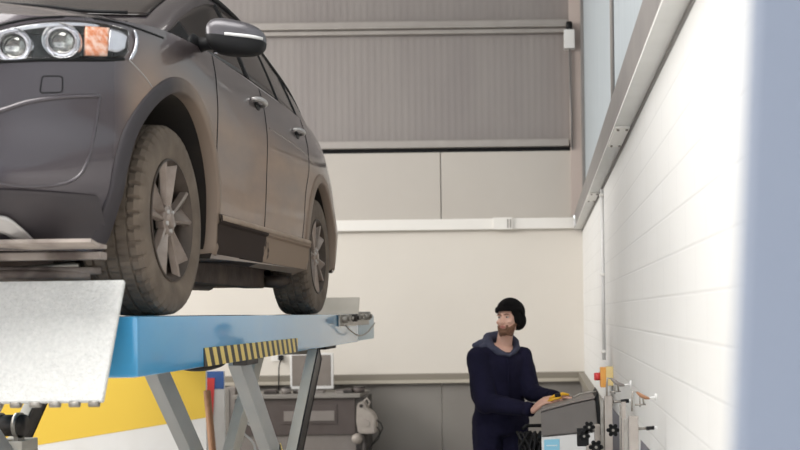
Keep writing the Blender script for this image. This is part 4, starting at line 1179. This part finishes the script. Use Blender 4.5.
# double socket with plug
sc = pix(277.5, 357.5, BY - .01)
t = empty('wall_socket', (sc.x, BY - .002, sc.z), 'white double socket with a black plug on the back wall above the cabinet', 'socket')
bm = bmesh.new(); box2(bm, (-.073, -.012, -.043), (.073, 0, .043), bevel=.004); obj('face_plate', bm, M['trimwhite'], t)
t = empty('plug_cable', (sc.x + .045, BY - .018, sc.z), 'black plug with a cable hanging from the white double socket', 'cable')
bm = bmesh.new(); box2(bm, (-.028, -.045, -.028), (.028, 0, .028), bevel=.008); obj('plug', bm, M['black'], t)
bm = bmesh.new(); tube(bm, [(0, -.02, -.02), (0.002, -.125, -.10), (-.002, -.13, -.30), (0, -.13, -.40)], .007); obj('lead', bm, M['black'], t, smooth=True)

# dark narrow locker at the left end
t = empty('narrow_locker', (pix(229.5, 400, 12.0).x, 12.0, 0), 'narrow dark grey locker between the banner and the tool cabinet', 'locker')
bm = bmesh.new(); box2(bm, (-.085, 0, 0), (.06, .4, pix(229, 388, 12).z), bevel=.005); obj('locker_body', bm, M['cabinet2'], t)
bm = bmesh.new(); box2(bm, (-.075, -.012, .05), (.0, .0, pix(229, 390, 12).z), bevel=.003); obj('door', bm, M['dado'], t)

# ================================================================== ALIGNMENT CONSOLE AND CLAMPS
CD = 7.05
def cxp(u, v=410, d=CD): return pix(u, v, d).x
def czp(u, v, d=CD): return pix(u, v, d).z
t = empty('service_console', (cxp(570), CD, 0), 'grey machine console with sloping top under the hands of the man', 'console')
X0 = cxp(570)
def cp(u, v): p = pix(u, v, CD); return (p.x - X0, p.z)
bm = bmesh.new()
prism(bm, [cp(541.5, 436.5), cp(598, 431), cp(595, 399.5), cp(570, 405), cp(541, 412.5)], 'y', 0, .42)
bmesh.ops.bevel(bm, geom=list(bm.edges), offset=.006, segments=2, affect='EDGES'); obj('console_head', bm, M['console'], t, smooth=True, angle=30)
bm = bmesh.new(); prism(bm, [cp(541.5, 411.5), cp(570, 404), cp(595, 398.5), cp(595, 396.5), cp(570, 402), cp(541.5, 409.5)], 'y', .0, .45)
bmesh.ops.bevel(bm, geom=list(bm.edges), offset=.003, segments=1, affect='EDGES')
obj('keyboard_shelf', bm, M['cabinet2'], t)
p0 = cp(541.5, 437.5); p1 = cp(597, 432.5)
bm = bmesh.new(); prism(bm, [(p0[0], .02), (p1[0], .02), p1, p0], 'y', .012, .42); obj('cabinet_body', bm, M['white'], t)
a = cp(544, 438.5); b = cp(559.5, 437.5)
bm = bmesh.new(); prism(bm, [(a[0], a[1] - .30), (b[0], a[1] - .30), (b[0], b[1] - .01), (a[0], a[1] - .01)], 'y', .007, .011); st = obj('notice_sticker', bm, M['sticker'], t)
bm = bmesh.new()
for k in range(4): box2(bm, (a[0] + .015, .004, a[1] - .05 - .035 * k), (b[0] - (.015 + .02 * (k % 2)), .0068, a[1] - .043 - .035 * k))
obj('printed_lines', bm, M['stickerline'], st)
for sx in (p0[0] + .05, p1[0] - .05):
    for y in (.06, .36):
        bm = bmesh.new(); cyl(bm, (sx - .012, y, .022), (sx + .012, y, .022), .022, seg=14); obj('castor', bm, M['black'], t)
bm = bmesh.new()
prism(bm, [cp(595.5, 397), cp(598.5, 392), cp(603, 431), cp(600, 436), cp(598.6, 430)], 'y', .02, .46); obj('side_frame', bm, M['black'], t)
bm = bmesh.new(); tube(bm, [Vector((cp(573, 400)[0], .1, cp(573, 399)[1])), Vector((cp(580, 398)[0], .12, cp(580, 395.5)[1])), Vector((cp(590, 398)[0], .12, cp(590, 393.5)[1])), Vector((cp(597, 398)[0], .1, cp(597, 393)[1]))], .007); obj('grab_rail', bm, M['steel'], t, smooth=True)
# black cable chain heap between man and console
t = empty('cable_bundle', (cxp(533), 7.25, 0), 'tangle of black cables hanging beside the console, behind the sleeve of the man', 'cables')
bm = bmesh.new()
for k in range(20):
    x = -.075 + .0075 * k; ph = k * 1.3
    tube(bm, smoothpath([(x + .035 * math.sin(ph + j * 1.9), .05 * math.cos(ph * 1.7 + j * 1.3), .01 + j * .1) for j in range(10)], 60), .010)
obj('cables', bm, M['black'], t, smooth=True)
bm = bmesh.new(); tube(bm, [(-.07, 0, .93), (-.05, .02, .95), (.06, .02, .95)], .012); obj('hook_rail', bm, M['black'], t)

def clamp(name, ub, ut, v_top, D, label, wpx, rod, gdv=-10, ptop=0, hook=True):
    """vertical wheel clamp with hook, thumb screw and grip rod; coordinates from its own base post"""
    b = pix(ub, 450, D)
    s = D / F
    t = empty(name, (b.x, D, 0), label, 'wheel clamp', 'alignment wheel clamps on the stand')
    zt = pix(ub, v_top, D).z
    w = wpx * s / 2
    bm = bmesh.new(); box2(bm, (-w, -w, .10), (w * .7, w, zt + ptop * s), bevel=w * .15); obj('post', bm, M['motor'], t)
    bm = bmesh.new(); box2(bm, (-w * 1.9, -w * .5, .10), (-w * 1.2, w * .5, zt + ptop * s - .01), bevel=.002); obj('slide_bar', bm, M['steel'], t)
    if hook: clamp_head(t, s, zt, rod, gdv)
    bm = bmesh.new(); box2(bm, (-.09, -.10, .052), (.07, .10, .10), bevel=.005); obj('foot', bm, M['darksteel'], t)
    return t
def clamp_head(t, s, zt, rod, zr):
    bm = bmesh.new()
    H = lambda du, dv: (du * s, 0, zt + dv * s)
    tube(bm, [H(-2, -4), H(-2, 8), H(-1, 16), H(4, 15), H(9, 10), H(10, 2)], 1.0 * s, seg=8)
    obj('top_hook', bm, M['steel'], t, smooth=True)
    bm = bmesh.new(); tube(bm, [H(3, 15), H(7, 11.5), H(12, 9), H(16, 8.5)], [1.2 * s, 2.0 * s, 1.8 * s, 1.0 * s]); obj('lever', bm, M['wood'] if rod == 2 else M['cabinet2'], t, smooth=True)
    bm = bmesh.new(); cyl(bm, H(14, 8.8), H(22, 9.5), .9 * s); cyl(bm, H(22, 6.5), H(22, 13), 1.3 * s); obj('white_stop', bm, M['white'], t)
    # grip rod
    bm = bmesh.new(); cyl(bm, H(2, zr), H(13, zr + .5), 1.4 * s); obj('rod', bm, M['steel'], t)
    bm = bmesh.new(); cyl(bm, H(12, zr + .4), H(20, zr + 1), 2.0 * s, seg=16); obj('grip', bm, M['black'], t)
    bm = bmesh.new(); cyl(bm, H(20, zr + 1), H(23, zr + 1.2), 1.5 * s, seg=12); obj('rod_tip', bm, M['white'], t)
    bm = bmesh.new(); cyl(bm, H(1, 2), H(12, 2.5), .8 * s); cyl(bm, H(6, 0), H(6, 14), .7 * s); obj('cross_pin', bm, M['steel'], t)
    bm = bmesh.new(); cyl(bm, H(0, zr - 3), H(0, zr + 4), 4.5 * s, seg=12); obj('rod_collar', bm, M['steel'], t)
c1 = clamp('wheel_clamp', 609.5, 608, 394, 5.55, 'upright chrome wheel clamp nearest the console, star knob at its foot', 9, 1, -8, -2)
c2 = clamp('wheel_clamp', 634.5, 634, 407, 4.15, 'largest upright chrome wheel clamp, nearest the lens, with black grip rod', 11, 2, -22, -9)
c3 = clamp('wheel_clamp', 624.5, 624, 402, 4.75, 'middle upright wheel clamp, half hidden by the nearest one', 5, 1, -10, 0, False)
# star knobs
def star_knob(name, u, v, D, label, rpx, axis=(0, -1, 0)):
    p = pix(u, v, D); s = D / F
    t = empty(name, p, label, 'star knob', 'black star knobs on the clamp stand')
    bm = bmesh.new()
    cyl(bm, (0, 0, 0), (0, -2.6 * s, 0), rpx * .85 * s, seg=18)
    for k in range(6):
        a = 2 * PI * k / 6; cyl(bm, (math.cos(a) * rpx * .88 * s, 0, math.sin(a) * rpx * .88 * s), (math.cos(a) * rpx * .88 * s, -2.6 * s, math.sin(a) * rpx * .88 * s), rpx * .36 * s, seg=10)
    o = obj('knob', bm, M['black'], t)
    bm = bmesh.new(); cyl(bm, (0, -2.6 * s, 0), (0, -3.2 * s, 0), rpx * .25 * s, seg=12); obj('knob_cap', bm, M['steel'], t)
    bm = bmesh.new(); cyl(bm, (0, 0, 0), (0, .05, 0), rpx * .2 * s, seg=10); obj('stud', bm, M['steel'], t)
    return t
star_knob('star_knob', 613, 430, 5.40, 'black star knob on the foot of the first wheel clamp', 5.5)
star_knob('star_knob', 589, 427, 5.50, 'upper left black star knob in front of the console side', 5)
star_knob('star_knob', 596, 447, 5.45, 'lowest black star knob at the bottom edge of the picture', 6)
star_knob('star_knob', 584, 436, 5.50, 'leftmost black star knob in front of the white cabinet', 5)
# stand which carries clamps and knobs
SX = pix(612, 450, 5.5).x
t = empty('clamp_stand', (SX, 5.55, 0), 'grey steel stand with sloping side plates that carries the wheel clamps', 'stand')
def sp(u, v, D): p = pix(u, v, D); return Vector((p.x - SX, p.y - 5.55, p.z))
def plate(name, pts, D, th, m):
    bm = bmesh.new(); P = [sp(u, v, D) for u, v in pts]
    prism(bm, [(p.x, p.z) for p in P], 'y', D - 5.55, D - 5.55 + th); return obj(name, bm, m, t)
zb = .05
for (ua, va, ub, D) in ((611.5, 407, 622, 5.75), (641, 440, 652, 4.45)):
    a, b = sp(ua, va, D), sp(ub, va + 12, D)
    bm = bmesh.new(); prism(bm, [(a.x, zb), (b.x, zb), (b.x, b.z), (a.x, a.z)], 'y', D - 5.55, D - 5.55 + .02); obj('side_plate', bm, mat('blue_grey_plate', (.15, .145, .16), .5), t)
a, b = sp(577, 429, 5.62), sp(606, 429, 5.62)
bm = bmesh.new(); box2(bm, (a.x + .045, .07, a.z - .14), (b.x - .015, .11, a.z - .08), bevel=.006); box2(bm, (a.x + .09, .06, a.z - .3), (b.x - .03, .12, a.z + .02), bevel=.006); obj('cross_bar', bm, M['motor'], t)
bm = bmesh.new(); box2(bm, (a.x, .07, a.z - .09), (a.x + .06, .13, a.z + .0), bevel=.006); obj('black_block', bm, M['black'], t)
bm = bmesh.new(); cyl(bm, (b.x - .10, .09, .05), (b.x - .10, .09, a.z - .2), .02); obj('stand_pole', bm, M['steel'], t)
bm = bmesh.new(); box2(bm, (a.x - .0, -1.5, 0), (WX - SX - .03, .35, .05), bevel=.01); obj('stand_base', bm, M['darksteel'], t)

# ================================================================== THE MAN
PX, PY = -.305, 7.72
man = empty('person', (PX, PY, 0), 'bearded man in navy coverall and black knit hat working at the console, looking left', 'person')
def chain(bm, pts, rs, step=.35, sub=2, flat=None):
    for (a, ra), (b, rb) in zip(zip(pts, rs), zip(pts[1:], rs[1:])):
        a, b = Vector(a), Vector(b)
        L = (b - a).length; n = max(1, int(L / (min(ra, rb) * step)))
        for i in range(n + 1):
            k = i / n; r = ra + (rb - ra) * k
            sph(bm, a + (b - a) * k, r, sub)
def ell(bm, c, r, rot=None, sub=3): sph(bm, c, r, sub, rot=rot)
def remeshed(name, bm, m, parent, voxel, smooth=4, disp=None):
    o = obj(name, bm, m, None)
    md = o.modifiers.new('r', 'REMESH'); md.mode = 'VOXEL'; md.voxel_size = voxel
    if smooth: ms = o.modifiers.new('s', 'SMOOTH'); ms.iterations = smooth; ms.factor = .5
    if disp:
        tx = bpy.data.textures.new(name, 'CLOUDS'); tx.noise_scale = disp[0]; tx.noise_depth = 2
        dm = o.modifiers.new('d', 'DISPLACE'); dm.texture = tx; dm.strength = disp[1]; dm.mid_level = .5
    bpy.context.view_layer.update()
    dg = bpy.context.evaluated_depsgraph_get()
    me = bpy.data.meshes.new_from_object(o.evaluated_get(dg))
    old = o.data; o.modifiers.clear(); o.data = me; bpy.data.meshes.remove(old); me.name = name
    me.polygons.foreach_set('use_smooth', [True] * len(me.polygons))
    o.parent = parent
    return o
def W(x, y, z): return Vector((x - PX, y - PY, z))
sR, eR, wR = W(-.455, 7.64, 1.385), W(-.400, 7.56, 1.085), W(-.075, 7.36, 1.045)      # arm nearer the left of the picture
sL, eL, wL = W(-.155, 7.80, 1.385), W(-.085, 7.70, 1.135), W(.085, 7.40, 1.125)
neck0, neck1 = W(-.285, 7.74, 1.45), W(-.262, 7.715, 1.57)
HC = W(-.242, 7.69, 1.648)                                    # head centre
yaw = math.radians(-24); pitch = math.radians(-6)
HR = Euler((pitch, math.radians(-2), yaw)).to_matrix()        # head frame: -Y forward
def h(x, y, z): return HC + HR @ Vector((x, y, z))
def hell(bm, c, r, sub=3): sph(bm, h(*c), r, sub, rot=HR)
pel = W(-.315, 7.74, .98)
TR = Euler((0, 0, math.radians(22))).to_matrix()
# --- body: one continuous skin surface
bm = bmesh.new()
# head
hell(bm, (0, .010, .035), (.074, .092, .088))
hell(bm, (0, -.020, -.02), (.064, .074, .085))
hell(bm, (0, -.040, -.072), (.046, .046, .040))               # jaw
hell(bm, (0, -.075, -.088), (.022, .018, .018))               # chin
for s in (-1, 1):
    hell(bm, (s * .042, -.064, -.022), (.020, .020, .018), 2) # cheekbone
    hell(bm, (s * .030, -.082, .026), (.024, .010, .008), 2)  # brow
    hell(bm, (s * .071, .012, -.015), (.009, .018, .026), 2)  # ear
chain(bm, [h(0, -.088, .012), h(0, -.100, -.012), h(0, -.112, -.030)], [.008, .010, .0125], .4)
for s in (-1, 1): hell(bm, (s * .012, -.098, -.033), (.008, .010, .007), 2)
hell(bm, (0, -.088, -.056), (.024, .010, .012), 2)
chain(bm, [neck0 + Vector((0, 0, -.03)), neck1], [.062, .056])
chain(bm, [neck1, h(0, .0, -.04)], [.056, .058])
# trunk
for zz, rx, ry in ((1.40, .155, .10), (1.30, .16, .115), (1.20, .145, .11), (1.10, .14, .105), (1.0, .15, .11), (.92, .155, .115)):
    ell(bm, Vector((pel.x, pel.y, zz)) + Vector((.01 * (zz - 1), 0, 0)), (rx, ry, .09), TR, 3)
chain(bm, [sR, Vector((neck0.x, neck0.y, 1.42)), sL], [.045, .06, .045])
chain(bm, [sR, eR, wR], [.048, .038, .026]); chain(bm, [sL, eL, wL], [.048, .038, .026])
hipR, hipL = W(-.40, 7.71, .93), W(-.22, 7.78, .93)
kR, kL = W(-.405, 7.68, .50), W(-.21, 7.76, .50)
aR, aL = W(-.41, 7.72, .09), W(-.20, 7.80, .09)
chain(bm, [hipR, kR, aR], [.078, .052, .038]); chain(bm, [hipL, kL, aL], [.078, .052, .038])
for a_ in (aR, aL): chain(bm, [a_ + Vector((0, 0, -.04)), a_ + Vector((.03, -.15, -.055))], [.035, .028])
# hands
def hand(bm, w, d, up, side_, curl, scale=1.0):
    """palm leaves wrist w along d; up = back of hand; side_ = thumb side"""
    d = d.normalized(); up = (up - d * up.dot(d)).normalized(); sd = (side_ - d * side_.dot(d) - up * side_.dot(up)).normalized()
    q = lambda a, b, c: w + (d * a + sd * b + up * c) * scale
    for k, b in enumerate((.030, .011, -.009, -.028)):
        chain(bm, [q(.005, b * .55, 0), q(.05, b * .85, .002), q(.088, b, 0)], [.015 * scale, .0135 * scale, .0105 * scale], .3)
        L = (.040, .046, .043, .033)[k]
        a = curl[k]
        p0 = q(.088, b, 0); p1 = p0 + (d * math.cos(a) - up * math.sin(a)) * L * scale
        p2 = p1 + (d * math.cos(a * 2) - up * math.sin(a * 2)) * L * .62 * scale
        p3 = p2 + (d * math.cos(a * 2.7) - up * math.sin(a * 2.7)) * L * .5 * scale
        chain(bm, [p0, p1, p2, p3], [.0100 * scale, .0088 * scale, .0080 * scale, .0068 * scale], .3)
    chain(bm, [q(.020, .024, -.006), q(.045, .046, -.014), q(.072, .056, -.024), q(.094, .052, -.034)], [.0145 * scale, .0118 * scale, .0098 * scale, .0078 * scale], .3)
hand(bm, wR, Vector((.72, -.20, .58)), Vector((-.45, -.35, .8)), Vector((-.1, .95, .2)), (.45, .5, .55, .6), 1.15)
hand(bm, wL, Vector((.88, -.45, .05)), Vector((-.05, 0, 1)), Vector((.3, -.9, 0)), (.35, .40, .45, .5), 1.05)
skin = remeshed('body', bm, M['skin'], man, .0048, 3)
# eyes, lips, brows
for s in (-1, 1):
    bm = bmesh.new(); hell(bm, (s * .030, -.0815, .010), (.0125, .0075, .0065)); e = obj('eye', bm, M['eye'], man, smooth=True)
    bm = bmesh.new(); hell(bm, (s * .030 - .001, -.0885, .010), (.0055, .0022, .0055)); obj('iris', bm, M['iris'], e, smooth=True)
    bm = bmesh.new(); chain(bm, [h(s * .012, -.094, .026), h(s * .030, -.094, .031), h(s * .048, -.082, .026)], [.0035, .0045, .003]); obj('eyebrow', bm, M['beard'], man, smooth=True)
bm = bmesh.new(); chain(bm, [h(-.020, -.094, -.058), h(-.006, -.1015, -.055), h(.006, -.1015, -.055), h(.020, -.094, -.058)], [.003, .005, .005, .003]); chain(bm, [h(-.016, -.094, -.062), h(0, -.099, -.065), h(.016, -.094, -.062)], [.003, .0055, .003]); obj('lips', bm, M['lip'], man, smooth=True)
# beard
bm = bmesh.new()
for i in range(-12, 13):
    a = i / 12 * math.radians(80)
    t_ = abs(i) / 12
    x = math.sin(a) * .058; y = -.022 - math.cos(a) * .060
    topz = -.082 + .006 * min(1, t_ * 3) + .062 * max(0, t_ - .35) ** 1.3
    z = topz
    while z > -.110:
        sh = 1 - .22 * max(0, (-.05 - z) / .05)
        sph(bm, h(x * sh, y * (1 - .10 * max(0, (-.085 - z) / .03)), z), .0125, 1)
        z -= .009
for x in (-.028, -.018, -.008, .008, .018, .028): sph(bm, h(x, -.090 + abs(x) * .25, -.047 - abs(x) * .15), (.0075, .0065, .0055), 1, rot=HR)
for s in (-1, 1): chain(bm, [h(s * .030, -.082, -.050), h(s * .032, -.080, -.075)], [.008, .010])
sph(bm, h(0, -.088, -.094), (.026, .016, .018), 2, rot=HR)
for s in (-1, 1): chain(bm, [h(s * .066, -.012, .0), h(s * .063, -.018, -.04)], [.006, .010])
remeshed('beard', bm, M['beard'], man, .0042, 3)
# knit hat
bm = bmesh.new()
hell(bm, (0, .026, .082), (.090, .106, .072))
hell(bm, (0, .030, .095), (.080, .096, .066))
hell(bm, (0, .052, .010), (.086, .086, .075))
hell(bm, (.012, .060, .060), (.082, .085, .09))
# turned-down sides over the ears
hell(bm, (.068, .014, .012), (.022, .056, .062)); hell(bm, (.062, -.004, .050), (.026, .060, .040)); hell(bm, (.040, .070, .0), (.06, .06, .07)); hell(bm, (-.064, .040, .0), (.020, .044, .05))
hatm = remeshed('knit_hat', bm, M['beanie'], man, .006, 3)
bm = bmesh.new(); rows = []
for z_, g in ((.052, .99), (.060, 1.015), (.074, 1.01), (.084, .98)):
    row = []
    for i in range(48):
        a = 2 * PI * i / 48
        back = max(0, math.sin(a))
        row.append(h(math.cos(a) * .0935 * g, .016 + math.sin(a) * (.112 if math.sin(a) < 0 else .112) * g, z_ - .075 * back))
    rows.append(row)
grid(bm, rows, closed=True); bmesh.ops.recalc_face_normals(bm, faces=bm.faces)
o = obj('hat_brim', bm, M['beanie'], hatm, smooth=True); md = o.modifiers.new('t', 'SOLIDIFY'); md.thickness = .006; md.offset = 0
# coverall
bm = bmesh.new()
TORS = []
def tor(zz, rx, ry, dx=0, dy=0): TORS.append((zz, rx, ry, dx))
tor(1.40, .140, .095, .01); tor(1.38, .185, .122, .01); tor(1.33, .214, .142, .0); tor(1.26, .212, .146, -.004); tor(1.19, .206, .142, -.008); tor(1.12, .196, .136, -.010); tor(1.06, .180, .134, -.002); tor(1.0, .186, .142); tor(.94, .188, .145); tor(.88, .180, .14)
TORS.sort()
for i_ in range(45):
    zz = .88 + (1.40 - .88) * i_ / 44; rx, ry, dx = interp(TORS, zz); ell(bm, Vector((pel.x + dx, pel.y, zz)), (rx, ry, .06), TR, 3)
chain(bm, [sR, Vector((neck0.x, neck0.y, 1.432)), sL], [.074, .054, .072])
chain(bm, [sR, sR.lerp(eR, .5), eR], [.086, .088, .082]); chain(bm, [eR, eR.lerp(wR, .55), eR.lerp(wR, .90)], [.072, .060, .046])
chain(bm, [sL, sL.lerp(eL, .5), eL], [.078, .072, .066]); chain(bm, [eL, eL.lerp(wL, .5), eL.lerp(wL, .92)], [.066, .054, .044])
# cloth pushed up round the elbow and blousing over the waist
chain(bm, [eR + Vector((-.03, .05, .06)), eR + Vector((-.02, .04, -.02))], [.055, .05])
chain(bm, [Vector((pel.x - .15, pel.y - .06, 1.075)), Vector((pel.x, pel.y - .125, 1.065)), Vector((pel.x + .15, pel.y + .02, 1.075))], [.03, .03, .03])
chain(bm, [hipR, kR, aR + Vector((0, 0, .03))], [.118, .090, .078]); chain(bm, [hipL, kL, aL + Vector((0, 0, .03))], [.118, .090, .078])
remeshed('coverall', bm, M['navy'], man, .009, 5, disp=(.09, .013))
# zip placket and cuffs
bm = bmesh.new()
fwd = TR @ Vector((0, -1, 0))
tube(bm, [Vector((pel.x + .012, pel.y, z)) + fwd * r for z, r in ((1.385, .132), (1.36, .142), (1.33, .150), (1.26, .155), (1.19, .150), (1.12, .145), (1.04, .146), (.96, .150))], .006); obj('zip', bm, M['navy'], man, smooth=True)
for a_, b_ in ((eR, wR), (eL, wL)):
    bm = bmesh.new(); q0, q1 = a_.lerp(b_, .86), a_.lerp(b_, .99)
    cyl(bm, q0, q1, .052 if a_ is eR else .047, .046 if a_ is eR else .042, seg=24, caps=False); o = obj('cuff', bm, M['navy'], man, smooth=True); md = o.modifiers.new('t', 'SOLIDIFY'); md.thickness = .006
# hood lying round the neck
bm = bmesh.new()
nc = Vector((neck0.x, neck0.y, 1.50))
def hn(x, y, z): return nc + TR @ Vector((x, y, z))
# collar roll behind and beside the neck
chain(bm, [hn(-.098, -.045, -.045), hn(-.108, .01, -.005), hn(-.085, .075, .025), hn(0, .105, .035), hn(.080, .075, .02), hn(.098, .01, -.012), hn(.085, -.045, -.05)], [.030, .034, .036, .038, .034, .030, .026])
# folded back of the hood spreading over the shoulder on the left
chain(bm, [hn(-.10, .03, -.01), hn(-.150, .05, -.018), hn(-.195, .06, -.028)], [.040, .032, .016])
chain(bm, [hn(-.10, -.01, -.03), hn(-.150, .01, -.045)], [.036, .026])
chain(bm, [hn(-.06, .13, -.01), hn(.07, .13, -.02)], [.055, .045])
# front edges running down to the zip
chain(bm, [hn(-.098, -.045, -.045), hn(-.060, -.092, -.075), hn(-.004, -.116, -.098)], [.030, .025, .012])
chain(bm, [hn(.085, -.045, -.05), hn(.050, -.090, -.075), hn(.004, -.116, -.098)], [.026, .021, .012])
remeshed('hood', bm, M['hood'], man, .006, 4, disp=(.04, .008))
# shoes
for a_ in (aR, aL):
    bm = bmesh.new(); chain(bm, [a_ + Vector((0, .03, -.042)), a_ + Vector((.03, -.16, -.05))], [.046, .038]); chain(bm, [a_ + Vector((0, 0, 0)), a_ + Vector((0, 0, -.03))], [.048, .046])
    o = remeshed('boot', bm, M['black'], man, .008, 3)
    for v in o.data.vertices: v.co.z = max(v.co.z, .001)
# yellow and black hand tool held over the console
tp = W(.095, 7.33, 1.142)
t = empty('hand_tool', (tp.x + PX, tp.y + PY, tp.z), 'yellow and black hand tool held by the man above the console', 'tool')
bm = bmesh.new(); tube(bm, [(-.06, 0, -.02), (-.02, -.01, .0), (.03, -.01, .012), (.07, .0, .005)], [.008, .012, .012, .007], seg=12); obj('grip', bm, M['toolyellow'], t, smooth=True)
bm = bmesh.new(); tube(bm, [(-.07, -.02, -.035), (-.03, -.035, -.02), (.02, -.03, -.012)], [.007, .009, .006], seg=12); obj('trigger_grip', bm, M['toolyellow'], t, smooth=True)
bm = bmesh.new(); box(bm, (-.005, -.012, .004), (.04, .03, .026), (0, -.2, 0), bevel=.005); obj('body_block', bm, M['black'], t)
bm = bmesh.new(); cyl(bm, (.06, 0, .006), (.12, .01, -.012), .006, seg=10); obj('shaft', bm, M['steel'], t)

# ================================================================== LIGHT AND CAMERA
w = bpy.data.worlds.new('World'); SC.world = w; w.use_nodes = True
bg = w.node_tree.nodes['Background']; bg.inputs['Color'].default_value = (0.93, 0.96, 1.0, 1); bg.inputs['Strength'].default_value = 2.4
def area(name, loc, rot, size, sizey, energy, col=(1, 1, 1)):
    l = bpy.data.lights.new(name, 'AREA'); l.shape = 'RECTANGLE'; l.size = size; l.size_y = sizey; l.energy = energy; l.color = col
    o = bpy.data.objects.new(name, l); COL.objects.link(o); o.location = loc; o.rotation_euler = rot
    return o
# unseen area lights added for fill, each backed by a made-up white panel
bm = bmesh.new(); box2(bm, (-6.2, .4, HZ - .02), (-.4, 3.6, HZ + .02), bevel=.005); struct('added_roof_panel', bm, M['white'])
area('roof_fill', (-3.3, 2.0, HZ - .06), (0, 0, 0), 5.6, 3.0, 420, (1.0, .98, .95))
bm = bmesh.new(); box2(bm, (LX - .02, 2.0, 3.4), (LX + .02, 12.0, 5.9), bevel=.005); struct('added_wall_panel', bm, M['white'])
area('wall_fill', (LX + .06, 7.0, 4.65), (0, -PI / 2, 0), 2.4, 9.8, 620, (1.0, .97, .93))
cam = bpy.data.cameras.new('camera'); co = bpy.data.objects.new('camera', cam); COL.objects.link(co)
co.location = (0, 0, CAMZ)
co.rotation_mode = 'QUATERNION'
co.rotation_quaternion = (Matrix.Rotation(PI / 2, 3, 'X') @ Matrix.Rotation(-ROLL, 3, 'Z')).to_quaternion()
cam.sensor_width = 36; cam.lens = 36 * F / 800
cam.shift_x = (400 - U0) / 800; cam.shift_y = (V0 - 225) / 800
cam.clip_start = .05; cam.clip_end = 200
cam.dof.use_dof = True; cam.dof.focus_distance = 5.4; cam.dof.aperture_fstop = 3.2
SC.camera = co
SC.view_settings.view_transform = 'Standard'; SC.view_settings.look = 'None'; SC.view_settings.gamma = 1; SC.view_settings.use_curve_mapping = False
SC.view_settings.exposure = 0.14
